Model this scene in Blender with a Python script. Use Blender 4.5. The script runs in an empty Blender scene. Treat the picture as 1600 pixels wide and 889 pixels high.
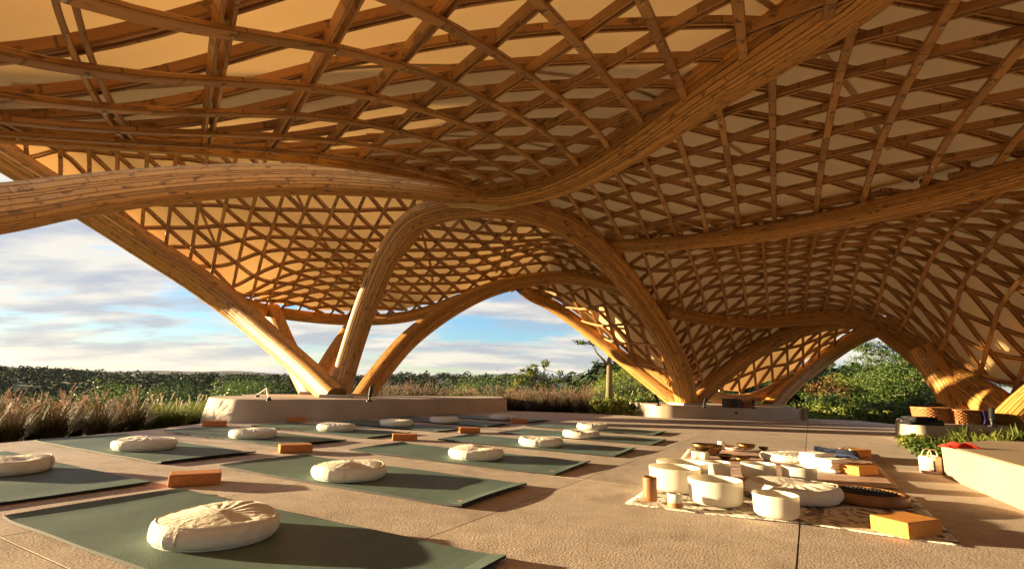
import bpy, bmesh, math, random
import numpy as np
from mathutils import Vector, Matrix

R = math.radians
scn = bpy.context.scene
COL = scn.collection

# ------------------------------------------------------------------ camera
CAM_H, PITCH, ROLL, FPX = 0.56, R(11.1), R(1.75), 800.0
_f = Vector((0, math.cos(PITCH), math.sin(PITCH)))
_r0 = Vector((1, 0, 0)); _u0 = _r0.cross(_f)
_r = _r0 * math.cos(ROLL) + _u0 * math.sin(ROLL)
_u = _u0 * math.cos(ROLL) - _r0 * math.sin(ROLL)
cam_d = bpy.data.cameras.new("camera"); cam = bpy.data.objects.new("camera", cam_d); COL.objects.link(cam)
cam.matrix_world = Matrix(((_r.x, _u.x, -_f.x, 0), (_r.y, _u.y, -_f.y, 0), (_r.z, _u.z, -_f.z, CAM_H), (0, 0, 0, 1)))
cam_d.sensor_width = 36; cam_d.lens = 18; cam_d.clip_start = 0.05; cam_d.clip_end = 30000
scn.camera = cam

# ------------------------------------------------------------------ sun + sky
SUN_EL = R(6.8)
SUN_TO = Vector((-1.0, 0.13, 0)).normalized() * math.cos(SUN_EL) + Vector((0, 0, math.sin(SUN_EL)))
sd = bpy.data.lights.new("sun", 'SUN'); so = bpy.data.objects.new("sun", sd); COL.objects.link(so)
sd.energy = 2.6; sd.angle = R(0.5); sd.color = (1.0, 0.74, 0.40)
so.rotation_euler = SUN_TO.to_track_quat('Z', 'Y').to_euler()
so.location = SUN_TO * 60

world = bpy.data.worlds.new("World"); scn.world = world; world.use_nodes = True
wn, wl = world.node_tree.nodes, world.node_tree.links
bg = wn["Background"]; bg.inputs[1].default_value = 0.05


def build_sky():
    N = wn.new
    tc = N("ShaderNodeTexCoord")
    sky = N("ShaderNodeTexSky"); sky.sky_type = 'NISHITA'; sky.sun_disc = False
    sky.sun_elevation = SUN_EL; sky.sun_rotation = math.atan2(SUN_TO.x, SUN_TO.y)
    sky.air_density = 1.0; sky.dust_density = 0.25; sky.ozone_density = 3.0
    sep = N("ShaderNodeSeparateXYZ"); wl.new(tc.outputs["Generated"], sep.inputs[0])
    zc = N("ShaderNodeMath"); zc.operation = 'MAXIMUM'; wl.new(sep.outputs[2], zc.inputs[0]); zc.inputs[1].default_value = 0.0
    za = N("ShaderNodeMath"); za.operation = 'ADD'; wl.new(zc.outputs[0], za.inputs[0]); za.inputs[1].default_value = 0.16
    dv = []
    for k in (0, 1):
        d = N("ShaderNodeMath"); d.operation = 'DIVIDE'; wl.new(sep.outputs[k], d.inputs[0]); wl.new(za.outputs[0], d.inputs[1]); dv.append(d)
    cmb = N("ShaderNodeCombineXYZ"); wl.new(dv[0].outputs[0], cmb.inputs[0]); wl.new(dv[1].outputs[0], cmb.inputs[1])
    mp = N("ShaderNodeMapping"); wl.new(cmb.outputs[0], mp.inputs[0]); mp.inputs["Location"].default_value = (0.0, 0.0, 0); mp.inputs["Scale"].default_value = (0.55, 1.0, 1)
    n1 = N("ShaderNodeTexNoise"); n1.inputs["Scale"].default_value = 1.45; n1.inputs["Detail"].default_value = 10; n1.inputs["Roughness"].default_value = 0.6; n1.inputs["Distortion"].default_value = 0.25
    wl.new(mp.outputs[0], n1.inputs["Vector"])
    r1 = N("ShaderNodeValToRGB"); r1.color_ramp.elements[0].position = 0.38; r1.color_ramp.elements[1].position = 0.51
    wl.new(n1.outputs["Fac"], r1.inputs[0])
    # shade inside the cloud: lit edges and grey cores
    n2 = N("ShaderNodeTexNoise"); n2.inputs["Scale"].default_value = 2.4; n2.inputs["Detail"].default_value = 8; n2.inputs["Roughness"].default_value = 0.58
    mp2 = N("ShaderNodeMapping"); wl.new(cmb.outputs[0], mp2.inputs[0]); mp2.inputs["Location"].default_value = (8.1, 4.2, 0); mp2.inputs["Scale"].default_value = (0.5, 1.0, 1)
    wl.new(mp2.outputs[0], n2.inputs["Vector"])
    r2 = N("ShaderNodeValToRGB"); r2.color_ramp.elements[0].position = 0.42; r2.color_ramp.elements[1].position = 0.60
    r2.color_ramp.elements[0].color = (1.08, 1.12, 1.26, 1); r2.color_ramp.elements[1].color = (2.0, 1.85, 1.58, 1)
    wl.new(n2.outputs["Fac"], r2.inputs[0])
    mx = N("ShaderNodeMix"); mx.data_type = 'RGBA'
    am = N("ShaderNodeMath"); am.operation = 'MULTIPLY'; am.inputs[1].default_value = 0.92
    wl.new(r1.outputs[0], am.inputs[0]); wl.new(am.outputs[0], mx.inputs[0])
    sm = N("ShaderNodeMix"); sm.data_type = 'RGBA'; sm.blend_type = 'MULTIPLY'; sm.inputs[0].default_value = 1.0
    wl.new(sky.outputs[0], sm.inputs[6]); sm.inputs[7].default_value = (0.48, 0.58, 0.70, 1)
    wl.new(sm.outputs[2], mx.inputs[6]); wl.new(r2.outputs[0], mx.inputs[7])
    wl.new(mx.outputs[2], bg.inputs[0])


build_sky()
scn.view_settings.view_transform = 'Standard'; scn.view_settings.look = 'None'
scn.view_settings.exposure = 3.3; scn.view_settings.gamma = 1
scn.cycles.use_denoising = True
scn.cycles.max_bounces = 6; scn.cycles.diffuse_bounces = 4; scn.cycles.transparent_max_bounces = 8
scn.cycles.caustics_reflective = False; scn.cycles.caustics_refractive = False
scn.cycles.sample_clamp_indirect = 6


# ------------------------------------------------------------------ helpers
def W(px, py, Y):
    """Point of the place seen at photograph pixel (px, py), Y metres in front of the camera."""
    d = _f + _r * ((px - 800) / FPX) - _u * ((py - 444.5) / FPX)
    d = d * (Y / d.y)
    return Vector((d.x, d.y, d.z + CAM_H))


def G(px, py, z=0.0):
    d = _f + _r * ((px - 800) / FPX) - _u * ((py - 444.5) / FPX)
    t = (z - CAM_H) / d.z
    return Vector((d.x * t, d.y * t, z))


def link(name, me, mat=None, parent=None, loc=None, rotz=None, smooth=False):
    if smooth:
        me.polygons.foreach_set("use_smooth", [True] * len(me.polygons))
    if mat is not None and not me.materials:
        me.materials.append(mat)
    o = bpy.data.objects.new(name, me); COL.objects.link(o)
    if parent: o.parent = parent
    if loc is not None: o.location = loc
    if rotz is not None: o.rotation_euler = (0, 0, rotz)
    return o


def empty(name, loc=(0, 0, 0), rotz=0.0):
    o = bpy.data.objects.new(name, None); COL.objects.link(o); o.location = loc; o.rotation_euler = (0, 0, rotz)
    o.empty_display_size = 0.1
    return o


def tag(o, label, cat, group=None):
    o["label"] = label; o["category"] = cat
    if group: o["group"] = group
    return o


def structure(o):
    o["kind"] = "structure"; return o


def mesh(name, v, f, uv=None):
    me = bpy.data.meshes.new(name)
    me.from_pydata([tuple(p) for p in v], [], f)
    if uv is not None:
        lay = me.uv_layers.new(name="UVMap")
        flat = np.array(uv, dtype=np.float32).ravel()
        lay.data.foreach_set("uv", flat)
    me.update()
    return me


def np_mesh(name, V, F, quads=True):
    """Fast mesh from numpy arrays (all quads or all tris)."""
    me = bpy.data.meshes.new(name)
    k = F.shape[1]
    me.vertices.add(len(V)); me.vertices.foreach_set("co", V.astype(np.float32).ravel())
    me.loops.add(F.size); me.loops.foreach_set("vertex_index", F.astype(np.int32).ravel())
    me.polygons.add(len(F)); me.polygons.foreach_set("loop_start", np.arange(0, F.size, k, dtype=np.int32))
    me.polygons.foreach_set("loop_total", np.full(len(F), k, dtype=np.int32))
    me.update(calc_edges=True)
    return me


def lathe(prof, n=48, close_top=False):
    """prof: list of (r, z). Returns verts, faces."""
    v, f = [], []
    for r, z in prof:
        for i in range(n):
            a = 2 * math.pi * i / n
            v.append((r * math.cos(a), r * math.sin(a), z))
    for j in range(len(prof) - 1):
        for i in range(n):
            k = (i + 1) % n
            f.append((j * n + i, j * n + k, (j + 1) * n + k, (j + 1) * n + i))
    if prof[0][0] > 1e-5: f.append(tuple(reversed(range(n))))
    if close_top: f.append(tuple((len(prof) - 1) * n + i for i in range(n)))
    return v, f


def box_bm(bm, cx, cy, cz, sx, sy, sz, rot=0.0, bevel=0.0):
    r = bmesh.ops.create_cube(bm, size=1)
    m = Matrix.Translation((cx, cy, cz)) @ Matrix.Rotation(rot, 4, 'Z') @ Matrix.Diagonal((sx, sy, sz, 1))
    bmesh.ops.transform(bm, matrix=m, verts=r["verts"])
    if bevel:
        es = list({e for v in r["verts"] for e in v.link_edges})
        bmesh.ops.bevel(bm, geom=es, offset=bevel, segments=2, affect='EDGES', profile=0.6)


def bm_mesh(name, bm):
    me = bpy.data.meshes.new(name); bm.normal_update(); bm.to_mesh(me); bm.free(); return me


def catmull(P, n):
    """Catmull-Rom through rows of P (numpy), n samples, roughly even in length."""
    P = np.array(P, float)
    E = np.vstack([2 * P[0] - P[1], P, 2 * P[-1] - P[-2]])
    out = []
    for i in range(len(P) - 1):
        p0, p1, p2, p3 = E[i], E[i + 1], E[i + 2], E[i + 3]
        for t in np.linspace(0, 1, 24, endpoint=False):
            out.append(0.5 * ((2 * p1) + (-p0 + p2) * t + (2 * p0 - 5 * p1 + 4 * p2 - p3) * t * t + (-p0 + 3 * p1 - 3 * p2 + p3) * t ** 3))
    out.append(P[-1]); out = np.array(out)
    s = np.concatenate([[0], np.cumsum(np.linalg.norm(np.diff(out[:, :3], axis=0), axis=1))])
    q = np.linspace(0, s[-1], n)
    return np.stack([np.interp(q, s, out[:, k]) for k in range(out.shape[1])], 1)


def tube(path, rad, n=8, cap=True, prof=None):
    """Round tube along path (list of 3-vectors). Returns v, f, uv (u around, v metres)."""
    P = [Vector(p) for p in path]
    v, f, uv = [], [], []
    t0 = (P[1] - P[0]).normalized()
    ref = Vector((0, 0, 1)) if abs(t0.z) < 0.95 else Vector((1, 0, 0))
    nrm = (ref - t0 * ref.dot(t0)).normalized()
    L = [0.0]
    for i in range(1, len(P)): L.append(L[-1] + (P[i] - P[i - 1]).length)
    for i, p in enumerate(P):
        t = (P[min(i + 1, len(P) - 1)] - P[max(i - 1, 0)]).normalized()
        nrm = (nrm - t * nrm.dot(t)).normalized(); b = t.cross(nrm)
        rr = rad[i] if hasattr(rad, "__len__") else rad
        for k in range(n):
            if prof is None:
                a = 2 * math.pi * k / n; q = (math.cos(a), math.sin(a))
            else: q = prof[k]
            v.append(p + nrm * (q[0] * rr) + b * (q[1] * rr))
    for i in range(len(P) - 1):
        for k in range(n):
            k2 = (k + 1) % n
            f.append((i * n + k, i * n + k2, (i + 1) * n + k2, (i + 1) * n + k))
            uv += [(k / n, L[i]), ((k + 1) / n, L[i]), ((k + 1) / n, L[i + 1]), (k / n, L[i + 1])]
    if cap:
        f.append(tuple(reversed(range(n)))); uv += [(0.5, 0)] * n
        f.append(tuple((len(P) - 1) * n + k for k in range(n))); uv += [(0.5, L[-1])] * n
    return v, f, uv


# ------------------------------------------------------------------ materials
def new_mat(name):
    m = bpy.data.materials.new(name); m.use_nodes = True
    return m, m.node_tree.nodes, m.node_tree.links, m.node_tree.nodes["Principled BSDF"]


def ramp(nt, pos_cols):
    r = nt.new("ShaderNodeValToRGB"); e = r.color_ramp.elements
    while len(e) < len(pos_cols): e.new(0.5)
    for k, (p, c) in enumerate(pos_cols): e[k].position = p; e[k].color = (*c, 1)
    return r


def plain(name, col, rough=0.6, metal=0.0, noise=0.0, nscale=20.0, bump=0.0, bscale=60.0, spec=0.4):
    m, n, l, b = new_mat(name)
    b.inputs["Base Color"].default_value = (*col, 1); b.inputs["Roughness"].default_value = rough
    b.inputs["Metallic"].default_value = metal; b.inputs["Specular IOR Level"].default_value = spec
    tc = n.new("ShaderNodeTexCoord")
    if noise:
        t = n.new("ShaderNodeTexNoise"); t.inputs["Scale"].default_value = nscale; t.inputs["Detail"].default_value = 6
        l.new(tc.outputs["Object"], t.inputs["Vector"])
        r = ramp(n, [(0.3, tuple(c * (1 - noise) for c in col)), (0.7, tuple(min(1, c * (1 + noise)) for c in col))])
        l.new(t.outputs["Fac"], r.inputs[0]); l.new(r.outputs[0], b.inputs["Base Color"])
    if bump:
        t = n.new("ShaderNodeTexNoise"); t.inputs["Scale"].default_value = bscale; t.inputs["Detail"].default_value = 5
        l.new(tc.outputs["Object"], t.inputs["Vector"])
        bp = n.new("ShaderNodeBump"); bp.inputs["Strength"].default_value = bump; bp.inputs["Distance"].default_value = 0.01
        l.new(t.outputs["Fac"], bp.inputs["Height"]); l.new(bp.outputs[0], b.inputs["Normal"])
    return m


def bamboo_mat(name, lam, tone, along=0.7, spots=0.6, rough=0.5):
    """Laminated split bamboo: one tone per lamina piece, grain along it, dark flecks and node rings."""
    m, n, l, b = new_mat(name)
    uvn = n.new("ShaderNodeUVMap"); sep = n.new("ShaderNodeSeparateXYZ"); l.new(uvn.outputs[0], sep.inputs[0])
    oi = n.new("ShaderNodeObjectInfo")

    def M(op, a, bb=None):
        k = n.new("ShaderNodeMath"); k.operation = op
        for i, x in enumerate((a, bb)):
            if x is None: continue
            if isinstance(x, (int, float)): k.inputs[i].default_value = x
            else: l.new(x, k.inputs[i])
        return k.outputs[0]
    ul = M('MULTIPLY', sep.outputs[0], lam)
    ui = M('FLOOR', ul)
    w1 = n.new("ShaderNodeTexWhiteNoise"); w1.noise_dimensions = '2D'
    c1 = n.new("ShaderNodeCombineXYZ"); l.new(ui, c1.inputs[0]); l.new(oi.outputs["Random"], c1.inputs[1]); l.new(c1.outputs[0], w1.inputs["Vector"])
    vs = M('ADD', M('MULTIPLY', sep.outputs[1], along), M('MULTIPLY', w1.outputs["Value"], 7.0))
    vi = M('FLOOR', vs); vfr = M('FRACT', vs)
    c2 = n.new("ShaderNodeCombineXYZ"); l.new(ui, c2.inputs[0]); l.new(vi, c2.inputs[1]); l.new(oi.outputs["Random"], c2.inputs[2])
    w2 = n.new("ShaderNodeTexWhiteNoise"); w2.noise_dimensions = '3D'; l.new(c2.outputs[0], w2.inputs["Vector"])
    # grain
    gv = n.new("ShaderNodeCombineXYZ"); l.new(M('MULTIPLY', ul, 3.2), gv.inputs[0]); l.new(M('MULTIPLY', sep.outputs[1], 2.4), gv.inputs[1]); l.new(M('MULTIPLY', oi.outputs["Random"], 50), gv.inputs[2])
    gn = n.new("ShaderNodeTexNoise"); gn.inputs["Scale"].default_value = 1.0; gn.inputs["Detail"].default_value = 5; l.new(gv.outputs[0], gn.inputs["Vector"])
    # flecks
    fv = n.new("ShaderNodeCombineXYZ"); l.new(M('MULTIPLY', ul, 1.1), fv.inputs[0]); l.new(M('MULTIPLY', sep.outputs[1], 3.4), fv.inputs[1]); l.new(M('MULTIPLY', oi.outputs["Random"], 90), fv.inputs[2])
    fn = n.new("ShaderNodeTexNoise"); fn.inputs["Scale"].default_value = 1.6; fn.inputs["Detail"].default_value = 4; fn.inputs["Roughness"].default_value = 0.7; l.new(fv.outputs[0], fn.inputs["Vector"])
    fr = ramp(n, [(0.55, (0, 0, 0)), (0.65, (1, 1, 1))]); l.new(fn.outputs["Fac"], fr.inputs[0])
    ring = M('MULTIPLY', M('LESS_THAN', vfr, 0.010 * along / 0.7), 0.55)
    tonef = M('ADD', M('MULTIPLY', w2.outputs["Value"], 0.55), M('MULTIPLY', gn.outputs["Fac"], 0.5))
    tr = ramp(n, [(0.15, tuple(c * 0.62 for c in tone)), (0.55, tone), (0.95, tuple(min(0.85, c * 1.35) for c in tone))]); l.new(tonef, tr.inputs[0])
    uf = M('FRACT', ul)
    seam = M('MULTIPLY', M('MAXIMUM', M('LESS_THAN', uf, 0.07), M('GREATER_THAN', uf, 0.93)), 0.55)
    dk = M('MAXIMUM', M('MULTIPLY', fr.outputs[0], spots), M('MAXIMUM', ring, seam))
    mx = n.new("ShaderNodeMix"); mx.data_type = 'RGBA'; l.new(dk, mx.inputs[0]); l.new(tr.outputs[0], mx.inputs[6]); mx.inputs[7].default_value = (0.045, 0.022, 0.010, 1)
    l.new(mx.outputs[2], b.inputs["Base Color"])
    b.inputs["Roughness"].default_value = rough; b.inputs["Specular IOR Level"].default_value = 0.45
    bp = n.new("ShaderNodeBump"); bp.inputs["Strength"].default_value = 0.35; bp.inputs["Distance"].default_value = 0.006
    l.new(M('SUBTRACT', gn.outputs["Fac"], M('MULTIPLY', dk, 0.6)), bp.inputs["Height"]); l.new(bp.outputs[0], b.inputs["Normal"])
    return m


BEAM = bamboo_mat("bamboo_beam", 30, (0.56, 0.285, 0.075), along=0.3, spots=0.8)
STRIP = bamboo_mat("bamboo_strip", 3, (0.45, 0.23, 0.078), along=1.6, spots=0.75, rough=0.42)


def membrane_mat():
    m, n, l, b = new_mat("roof_membrane")
    tc = n.new("ShaderNodeTexCoord")
    t = n.new("ShaderNodeTexNoise"); t.inputs["Scale"].default_value = 1.3; t.inputs["Detail"].default_value = 5; l.new(tc.outputs["Object"], t.inputs["Vector"])
    r = ramp(n, [(0.3, (0.78, 0.56, 0.27)), (0.7, (0.86, 0.63, 0.32))]); l.new(t.outputs["Fac"], r.inputs[0])
    l.new(r.outputs[0], b.inputs["Base Color"]); b.inputs["Roughness"].default_value = 0.75; b.inputs["Specular IOR Level"].default_value = 0.15
    tr = n.new("ShaderNodeBsdfTranslucent"); tr.inputs[0].default_value = (0.85, 0.52, 0.2, 1)
    mx = n.new("ShaderNodeMixShader"); mx.inputs[0].default_value = 0.17
    l.new(b.outputs[0], mx.inputs[1]); l.new(tr.outputs[0], mx.inputs[2]); l.new(mx.outputs[0], n["Material Output"].inputs[0])
    return m


MEMB = membrane_mat()


def paving_mat():
    m, n, l, b = new_mat("exposed_aggregate_paving")
    tc = n.new("ShaderNodeTexCoord")

    def noise(s, d=5, ro=0.6):
        t = n.new("ShaderNodeTexNoise"); t.inputs["Scale"].default_value = s; t.inputs["Detail"].default_value = d; t.inputs["Roughness"].default_value = ro
        l.new(tc.outputs["Object"], t.inputs["Vector"]); return t
    big = noise(0.9, 4); mid = noise(9, 5); fine = noise(125, 3)
    vo = n.new("ShaderNodeTexVoronoi"); vo.inputs["Scale"].default_value = 120; l.new(tc.outputs["Object"], vo.inputs["Vector"])
    r1 = ramp(n, [(0.3, (0.47, 0.40, 0.35)), (0.7, (0.57, 0.49, 0.43))]); l.new(big.outputs["Fac"], r1.inputs[0])
    r2 = ramp(n, [(0.32, (0.42, 0.39, 0.37)), (0.5, (1, 1, 1)), (0.70, (1.42, 1.38, 1.30))]); l.new(fine.outputs["Fac"], r2.inputs[0])
    r3 = ramp(n, [(0.35, (0.86, 0.85, 0.84)), (0.65, (1.07, 1.07, 1.07))]); l.new(mid.outputs["Fac"], r3.inputs[0])
    a = n.new("ShaderNodeMix"); a.data_type = 'RGBA'; a.blend_type = 'MULTIPLY'; a.inputs[0].default_value = 0.8; l.new(r1.outputs[0], a.inputs[6]); l.new(r2.outputs[0], a.inputs[7])
    c = n.new("ShaderNodeMix"); c.data_type = 'RGBA'; c.blend_type = 'MULTIPLY'; c.inputs[0].default_value = 1; l.new(a.outputs[2], c.inputs[6]); l.new(r3.outputs[0], c.inputs[7])
    oi = n.new("ShaderNodeObjectInfo"); rv = ramp(n, [(0, (.90, .90, .91)), (1, (1.06, 1.05, 1.03))]); l.new(oi.outputs["Random"], rv.inputs[0])
    st = noise(2.3, 7, .65); rs = ramp(n, [(.36, (.80, .78, .76)), (.47, (1, 1, 1))]); l.new(st.outputs["Fac"], rs.inputs[0])
    for extra in (rv, rs):
        e = n.new("ShaderNodeMix"); e.data_type = 'RGBA'; e.blend_type = 'MULTIPLY'; e.inputs[0].default_value = 1; l.new(c.outputs[2], e.inputs[6]); l.new(extra.outputs[0], e.inputs[7]); c = e
    l.new(c.outputs[2], b.inputs["Base Color"]); b.inputs["Roughness"].default_value = 0.8; b.inputs["Specular IOR Level"].default_value = 0.3
    ad = n.new("ShaderNodeMath"); ad.operation = 'ADD'; l.new(vo.outputs["Distance"], ad.inputs[0]); l.new(fine.outputs["Fac"], ad.inputs[1])
    bp = n.new("ShaderNodeBump"); bp.inputs["Strength"].default_value = 0.20; bp.inputs["Distance"].default_value = 0.004
    l.new(ad.outputs[0], bp.inputs["Height"]); l.new(bp.outputs[0], b.inputs["Normal"])
    return m


PAVE = paving_mat()
CONC = plain("smooth_concrete", (0.365, 0.275, 0.19), 0.75, noise=0.10, nscale=2.5, bump=0.05, bscale=40)
CONCP = plain("shade_lifted_concrete", (0.45, 0.365, 0.28), 0.75, noise=0.10, nscale=2.5, bump=0.05, bscale=40)  # same concrete as the bench, lightened to lift the plinths' shaded faces
SOIL = plain("soil", (0.07, 0.05, 0.03), 0.95, noise=0.4, nscale=8)
MATG = plain("green_mat_rubber", (0.098, 0.15, 0.13), 0.62, noise=0.14, nscale=7, bump=0.25, bscale=300, spec=0.3)
MATU = plain("mat_underside", (0.02, 0.022, 0.022), 0.8)
COTTON = plain("cream_cotton", (0.75, 0.71, 0.61), 0.85, noise=0.05, nscale=14, bump=0.55, bscale=38, spec=0.2)
CORK = plain("orange_foam", (0.46, 0.175, 0.055), 0.8, noise=0.12, nscale=60, bump=0.3, bscale=200, spec=0.25)
CORK2 = plain("amber_foam", (0.60, 0.26, 0.06), 0.75, noise=0.10, nscale=60, bump=0.3, bscale=200, spec=0.25)


def frosted_mat():
    m, n, l, b = new_mat("frosted_crystal")
    b.inputs["Base Color"].default_value = (0.78, 0.75, 0.68, 1); b.inputs["Roughness"].default_value = 0.45
    b.inputs["Specular IOR Level"].default_value = 0.35
    tr = n.new("ShaderNodeBsdfTranslucent"); tr.inputs[0].default_value = (0.84, 0.78, 0.62, 1)
    mx = n.new("ShaderNodeMixShader"); mx.inputs[0].default_value = 0.4
    l.new(b.outputs[0], mx.inputs[1]); l.new(tr.outputs[0], mx.inputs[2]); l.new(mx.outputs[0], n["Material Output"].inputs[0])
    return m


FROST = frosted_mat()
BRASS = plain("hammered_brass", (0.26, 0.15, 0.055), 0.38, metal=1.0, noise=0.4, nscale=18, bump=0.3, bscale=50)
WOOD = plain("turned_wood", (0.33, 0.16, 0.06), 0.5, noise=0.25, nscale=12)
WAX = plain("white_wax", (0.85, 0.78, 0.62), 0.5)
BLACK = plain("black_plastic", (0.015, 0.015, 0.018), 0.4)
STEEL = plain("brushed_steel", (0.55, 0.52, 0.48), 0.3, metal=1.0)
TOWEL = plain("white_towel", (0.86, 0.83, 0.76), 0.95, bump=0.6, bscale=120)
NAVY = plain("navy_cloth", (0.015, 0.025, 0.07), 0.9, bump=0.4, bscale=60)
RED = plain("red_cloth", (0.62, 0.03, 0.015), 0.7, bump=0.4, bscale=40)
PURPLE = plain("purple_cloth", (0.04, 0.02, 0.10), 0.8, bump=0.4, bscale=30)
WICKER = plain("wicker", (0.36, 0.15, 0.055), 0.6, noise=0.35, nscale=30)


def leaf_mat(name, cols, trans=0.35, rough=0.55):
    m, n, l, b = new_mat(name)
    gi = n.new("ShaderNodeNewGeometry")
    r = ramp(n, [(i / max(1, len(cols) - 1), c) for i, c in enumerate(cols)]); l.new(gi.outputs["Random Per Island"], r.inputs[0])
    l.new(r.outputs[0], b.inputs["Base Color"]); b.inputs["Roughness"].default_value = rough; b.inputs["Specular IOR Level"].default_value = 0.3
    tr = n.new("ShaderNodeBsdfTranslucent"); l.new(r.outputs[0], tr.inputs[0])
    mx = n.new("ShaderNodeMixShader"); mx.inputs[0].default_value = trans
    l.new(b.outputs[0], mx.inputs[1]); l.new(tr.outputs[0], mx.inputs[2]); l.new(mx.outputs[0], n["Material Output"].inputs[0])
    return m


LEAF = leaf_mat("green_leaf", [(0.035, 0.075, 0.015), (0.07, 0.12, 0.025), (0.12, 0.16, 0.03)])
FORL = leaf_mat("forest_leaf", [(0.012, 0.024, 0.008), (0.02, 0.036, 0.010), (0.030, 0.046, 0.012)], 0.02, 0.9)
LEAFD = leaf_mat("dark_leaf", [(0.02, 0.042, 0.012), (0.038, 0.065, 0.016), (0.06, 0.085, 0.02)])
LEAFY = leaf_mat("yellow_green_leaf", [(0.09, 0.13, 0.02), (0.16, 0.19, 0.03), (0.22, 0.23, 0.05)])
LEAFR = leaf_mat("russet_leaf", [(0.10, 0.05, 0.02), (0.16, 0.12, 0.03), (0.22, 0.09, 0.03)])
BLADE = leaf_mat("russet_grass_blade", [(0.035, 0.016, 0.010), (0.075, 0.034, 0.018), (0.12, 0.065, 0.028), (0.07, 0.075, 0.018), (0.09, 0.10, 0.025)], 0.25)
BLADEG = leaf_mat("green_grass_blade", [(0.07, 0.11, 0.02), (0.13, 0.17, 0.025), (0.20, 0.20, 0.05)])
PLUME = leaf_mat("grass_plume", [(0.24, 0.12, 0.09), (0.36, 0.22, 0.16), (0.46, 0.32, 0.24)], 0.35)
PLUMEW = leaf_mat("pale_plume", [(0.5, 0.45, 0.34), (0.65, 0.6, 0.45)], 0.4)
BARK = plain("bark", (0.17, 0.14, 0.07), 0.9, noise=0.3, nscale=14, bump=0.5, bscale=20)
GRASSG = plain("grass_ground", (0.035, 0.048, 0.014), 0.95, noise=0.45, nscale=2.5, bump=0.6, bscale=10)

# ------------------------------------------------------------------ terrace outline and terrain
TERR = [G(-260, 716), G(0, 692), G(120, 681.5), G(230, 671.5), G(355, 657), G(420, 648), G(560, 640), G(700, 636), G(790, 641), G(900, 645), G(1015, 651),
        G(1060, 648), G(1250, 650), G(1262, 654), G(1340, 657), G(1412, 664),
        G(1418, 690), G(1432, 712), G(1452, 728), G(1480, 746)]
TERR = [(p.x, p.y) for p in TERR] + [(3.3, 3.0), (6.5, 3.0), (9.0, -2.0), (4.0, -7.0), (-5.0, -7.0), (-7.5, -2.0)]


def poly_dist(x, y, P):
    """Signed-ish distance arrays: (inside mask, distance to outline)."""
    x = np.asarray(x, float); y = np.asarray(y, float)
    ins = np.zeros(x.shape, bool); d = np.full(x.shape, 1e9)
    for i in range(len(P)):
        (x1, y1), (x2, y2) = P[i], P[(i + 1) % len(P)]
        c = ((y1 > y) != (y2 > y)) & (x < (x2 - x1) * (y - y1) / ((y2 - y1) if abs(y2 - y1) > 1e-12 else 1e-12) + x1)
        ins ^= c
        L2 = (x2 - x1) ** 2 + (y2 - y1) ** 2 + 1e-12
        t = np.clip(((x - x1) * (x2 - x1) + (y - y1) * (y2 - y1)) / L2, 0, 1)
        d = np.minimum(d, np.hypot(x - x1 - t * (x2 - x1), y - y1 - t * (y2 - y1)))
    return ins, d


def sstep(a, b, x):
    t = np.clip((x - a) / (b - a), 0, 1); return t * t * (3 - 2 * t)


def terrain(x, y):
    x = np.asarray(x, float); y = np.asarray(y, float)
    ins, d = poly_dist(x, y, TERR)
    d = np.where(ins, 0, d)
    z = -0.13 - 0.03 * np.minimum(d, 3) - 0.22 * np.clip(d - 3, 0, 60) - 0.02 * np.clip(d - 63, 0, 300)
    az = x / np.maximum(y, 1)
    # grassy mound behind the second plinth and garden to the right stay level with the terrace
    g = sstep(0.07, 0.20, az) * (y > 0)
    level = -0.10 + 1.15 * np.exp(-(((x - 4.6) / 3.0) ** 2 + ((y - 18.0) / 3.6) ** 2)) + 0.010 * np.clip(d - 4, 0, 40)
    z = z * (1 - g) + level * g
    rr = np.hypot(x, y)
    far = sstep(120, 650, rr)
    ridge = -1.0 + 5.5 * np.sin(x * 0.0031 + 1.0) + 3.5 * np.sin(x * 0.0083 + y * 0.002)
    return z * (1 - far) + ridge * far


def build_ground():
    rad = [0.0]; s = 1.2
    while rad[-1] < 9000:
        rad.append(rad[-1] + s); s = max(1.2, rad[-1] * 0.075) if rad[-1] > 20 else 0.7
    na = 200
    V, F = [], []
    for r in rad:
        for i in range(na):
            a = 2 * math.pi * i / na; V.append((r * math.cos(a), r * math.sin(a) + 5))
    V = np.array(V); Z = terrain(V[:, 0], V[:, 1])
    ins, d = poly_dist(V[:, 0], V[:, 1], TERR); Z = np.where(ins, np.minimum(Z, -0.14), Z)
    V3 = np.column_stack([V, Z])
    nr = len(rad)
    F = [(j * na + i, j * na + (i + 1) % na, (j + 1) * na + (i + 1) % na, (j + 1) * na + i) for j in range(nr - 1) for i in range(na)]
    return structure(link("ground", np_mesh("ground", V3, np.array(F)), GRASSG, smooth=True))


build_ground()


def clip_poly(P, inside, inter):
    out = []
    for i in range(len(P)):
        a, b = P[i], P[(i + 1) % len(P)]
        ia, ib = inside(a), inside(b)
        if ia: out.append(a)
        if ia != ib: out.append(inter(a, b))
    return out


def clip_halfplane(P, nx, ny, c):
    s = lambda p: p[0] * nx + p[1] * ny - c
    def inter(a, b):
        t = s(a) / (s(a) - s(b)); return (a[0] + t * (b[0] - a[0]), a[1] + t * (b[1] - a[1]))
    return clip_poly(P, lambda p: s(p) >= 0, inter)


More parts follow.
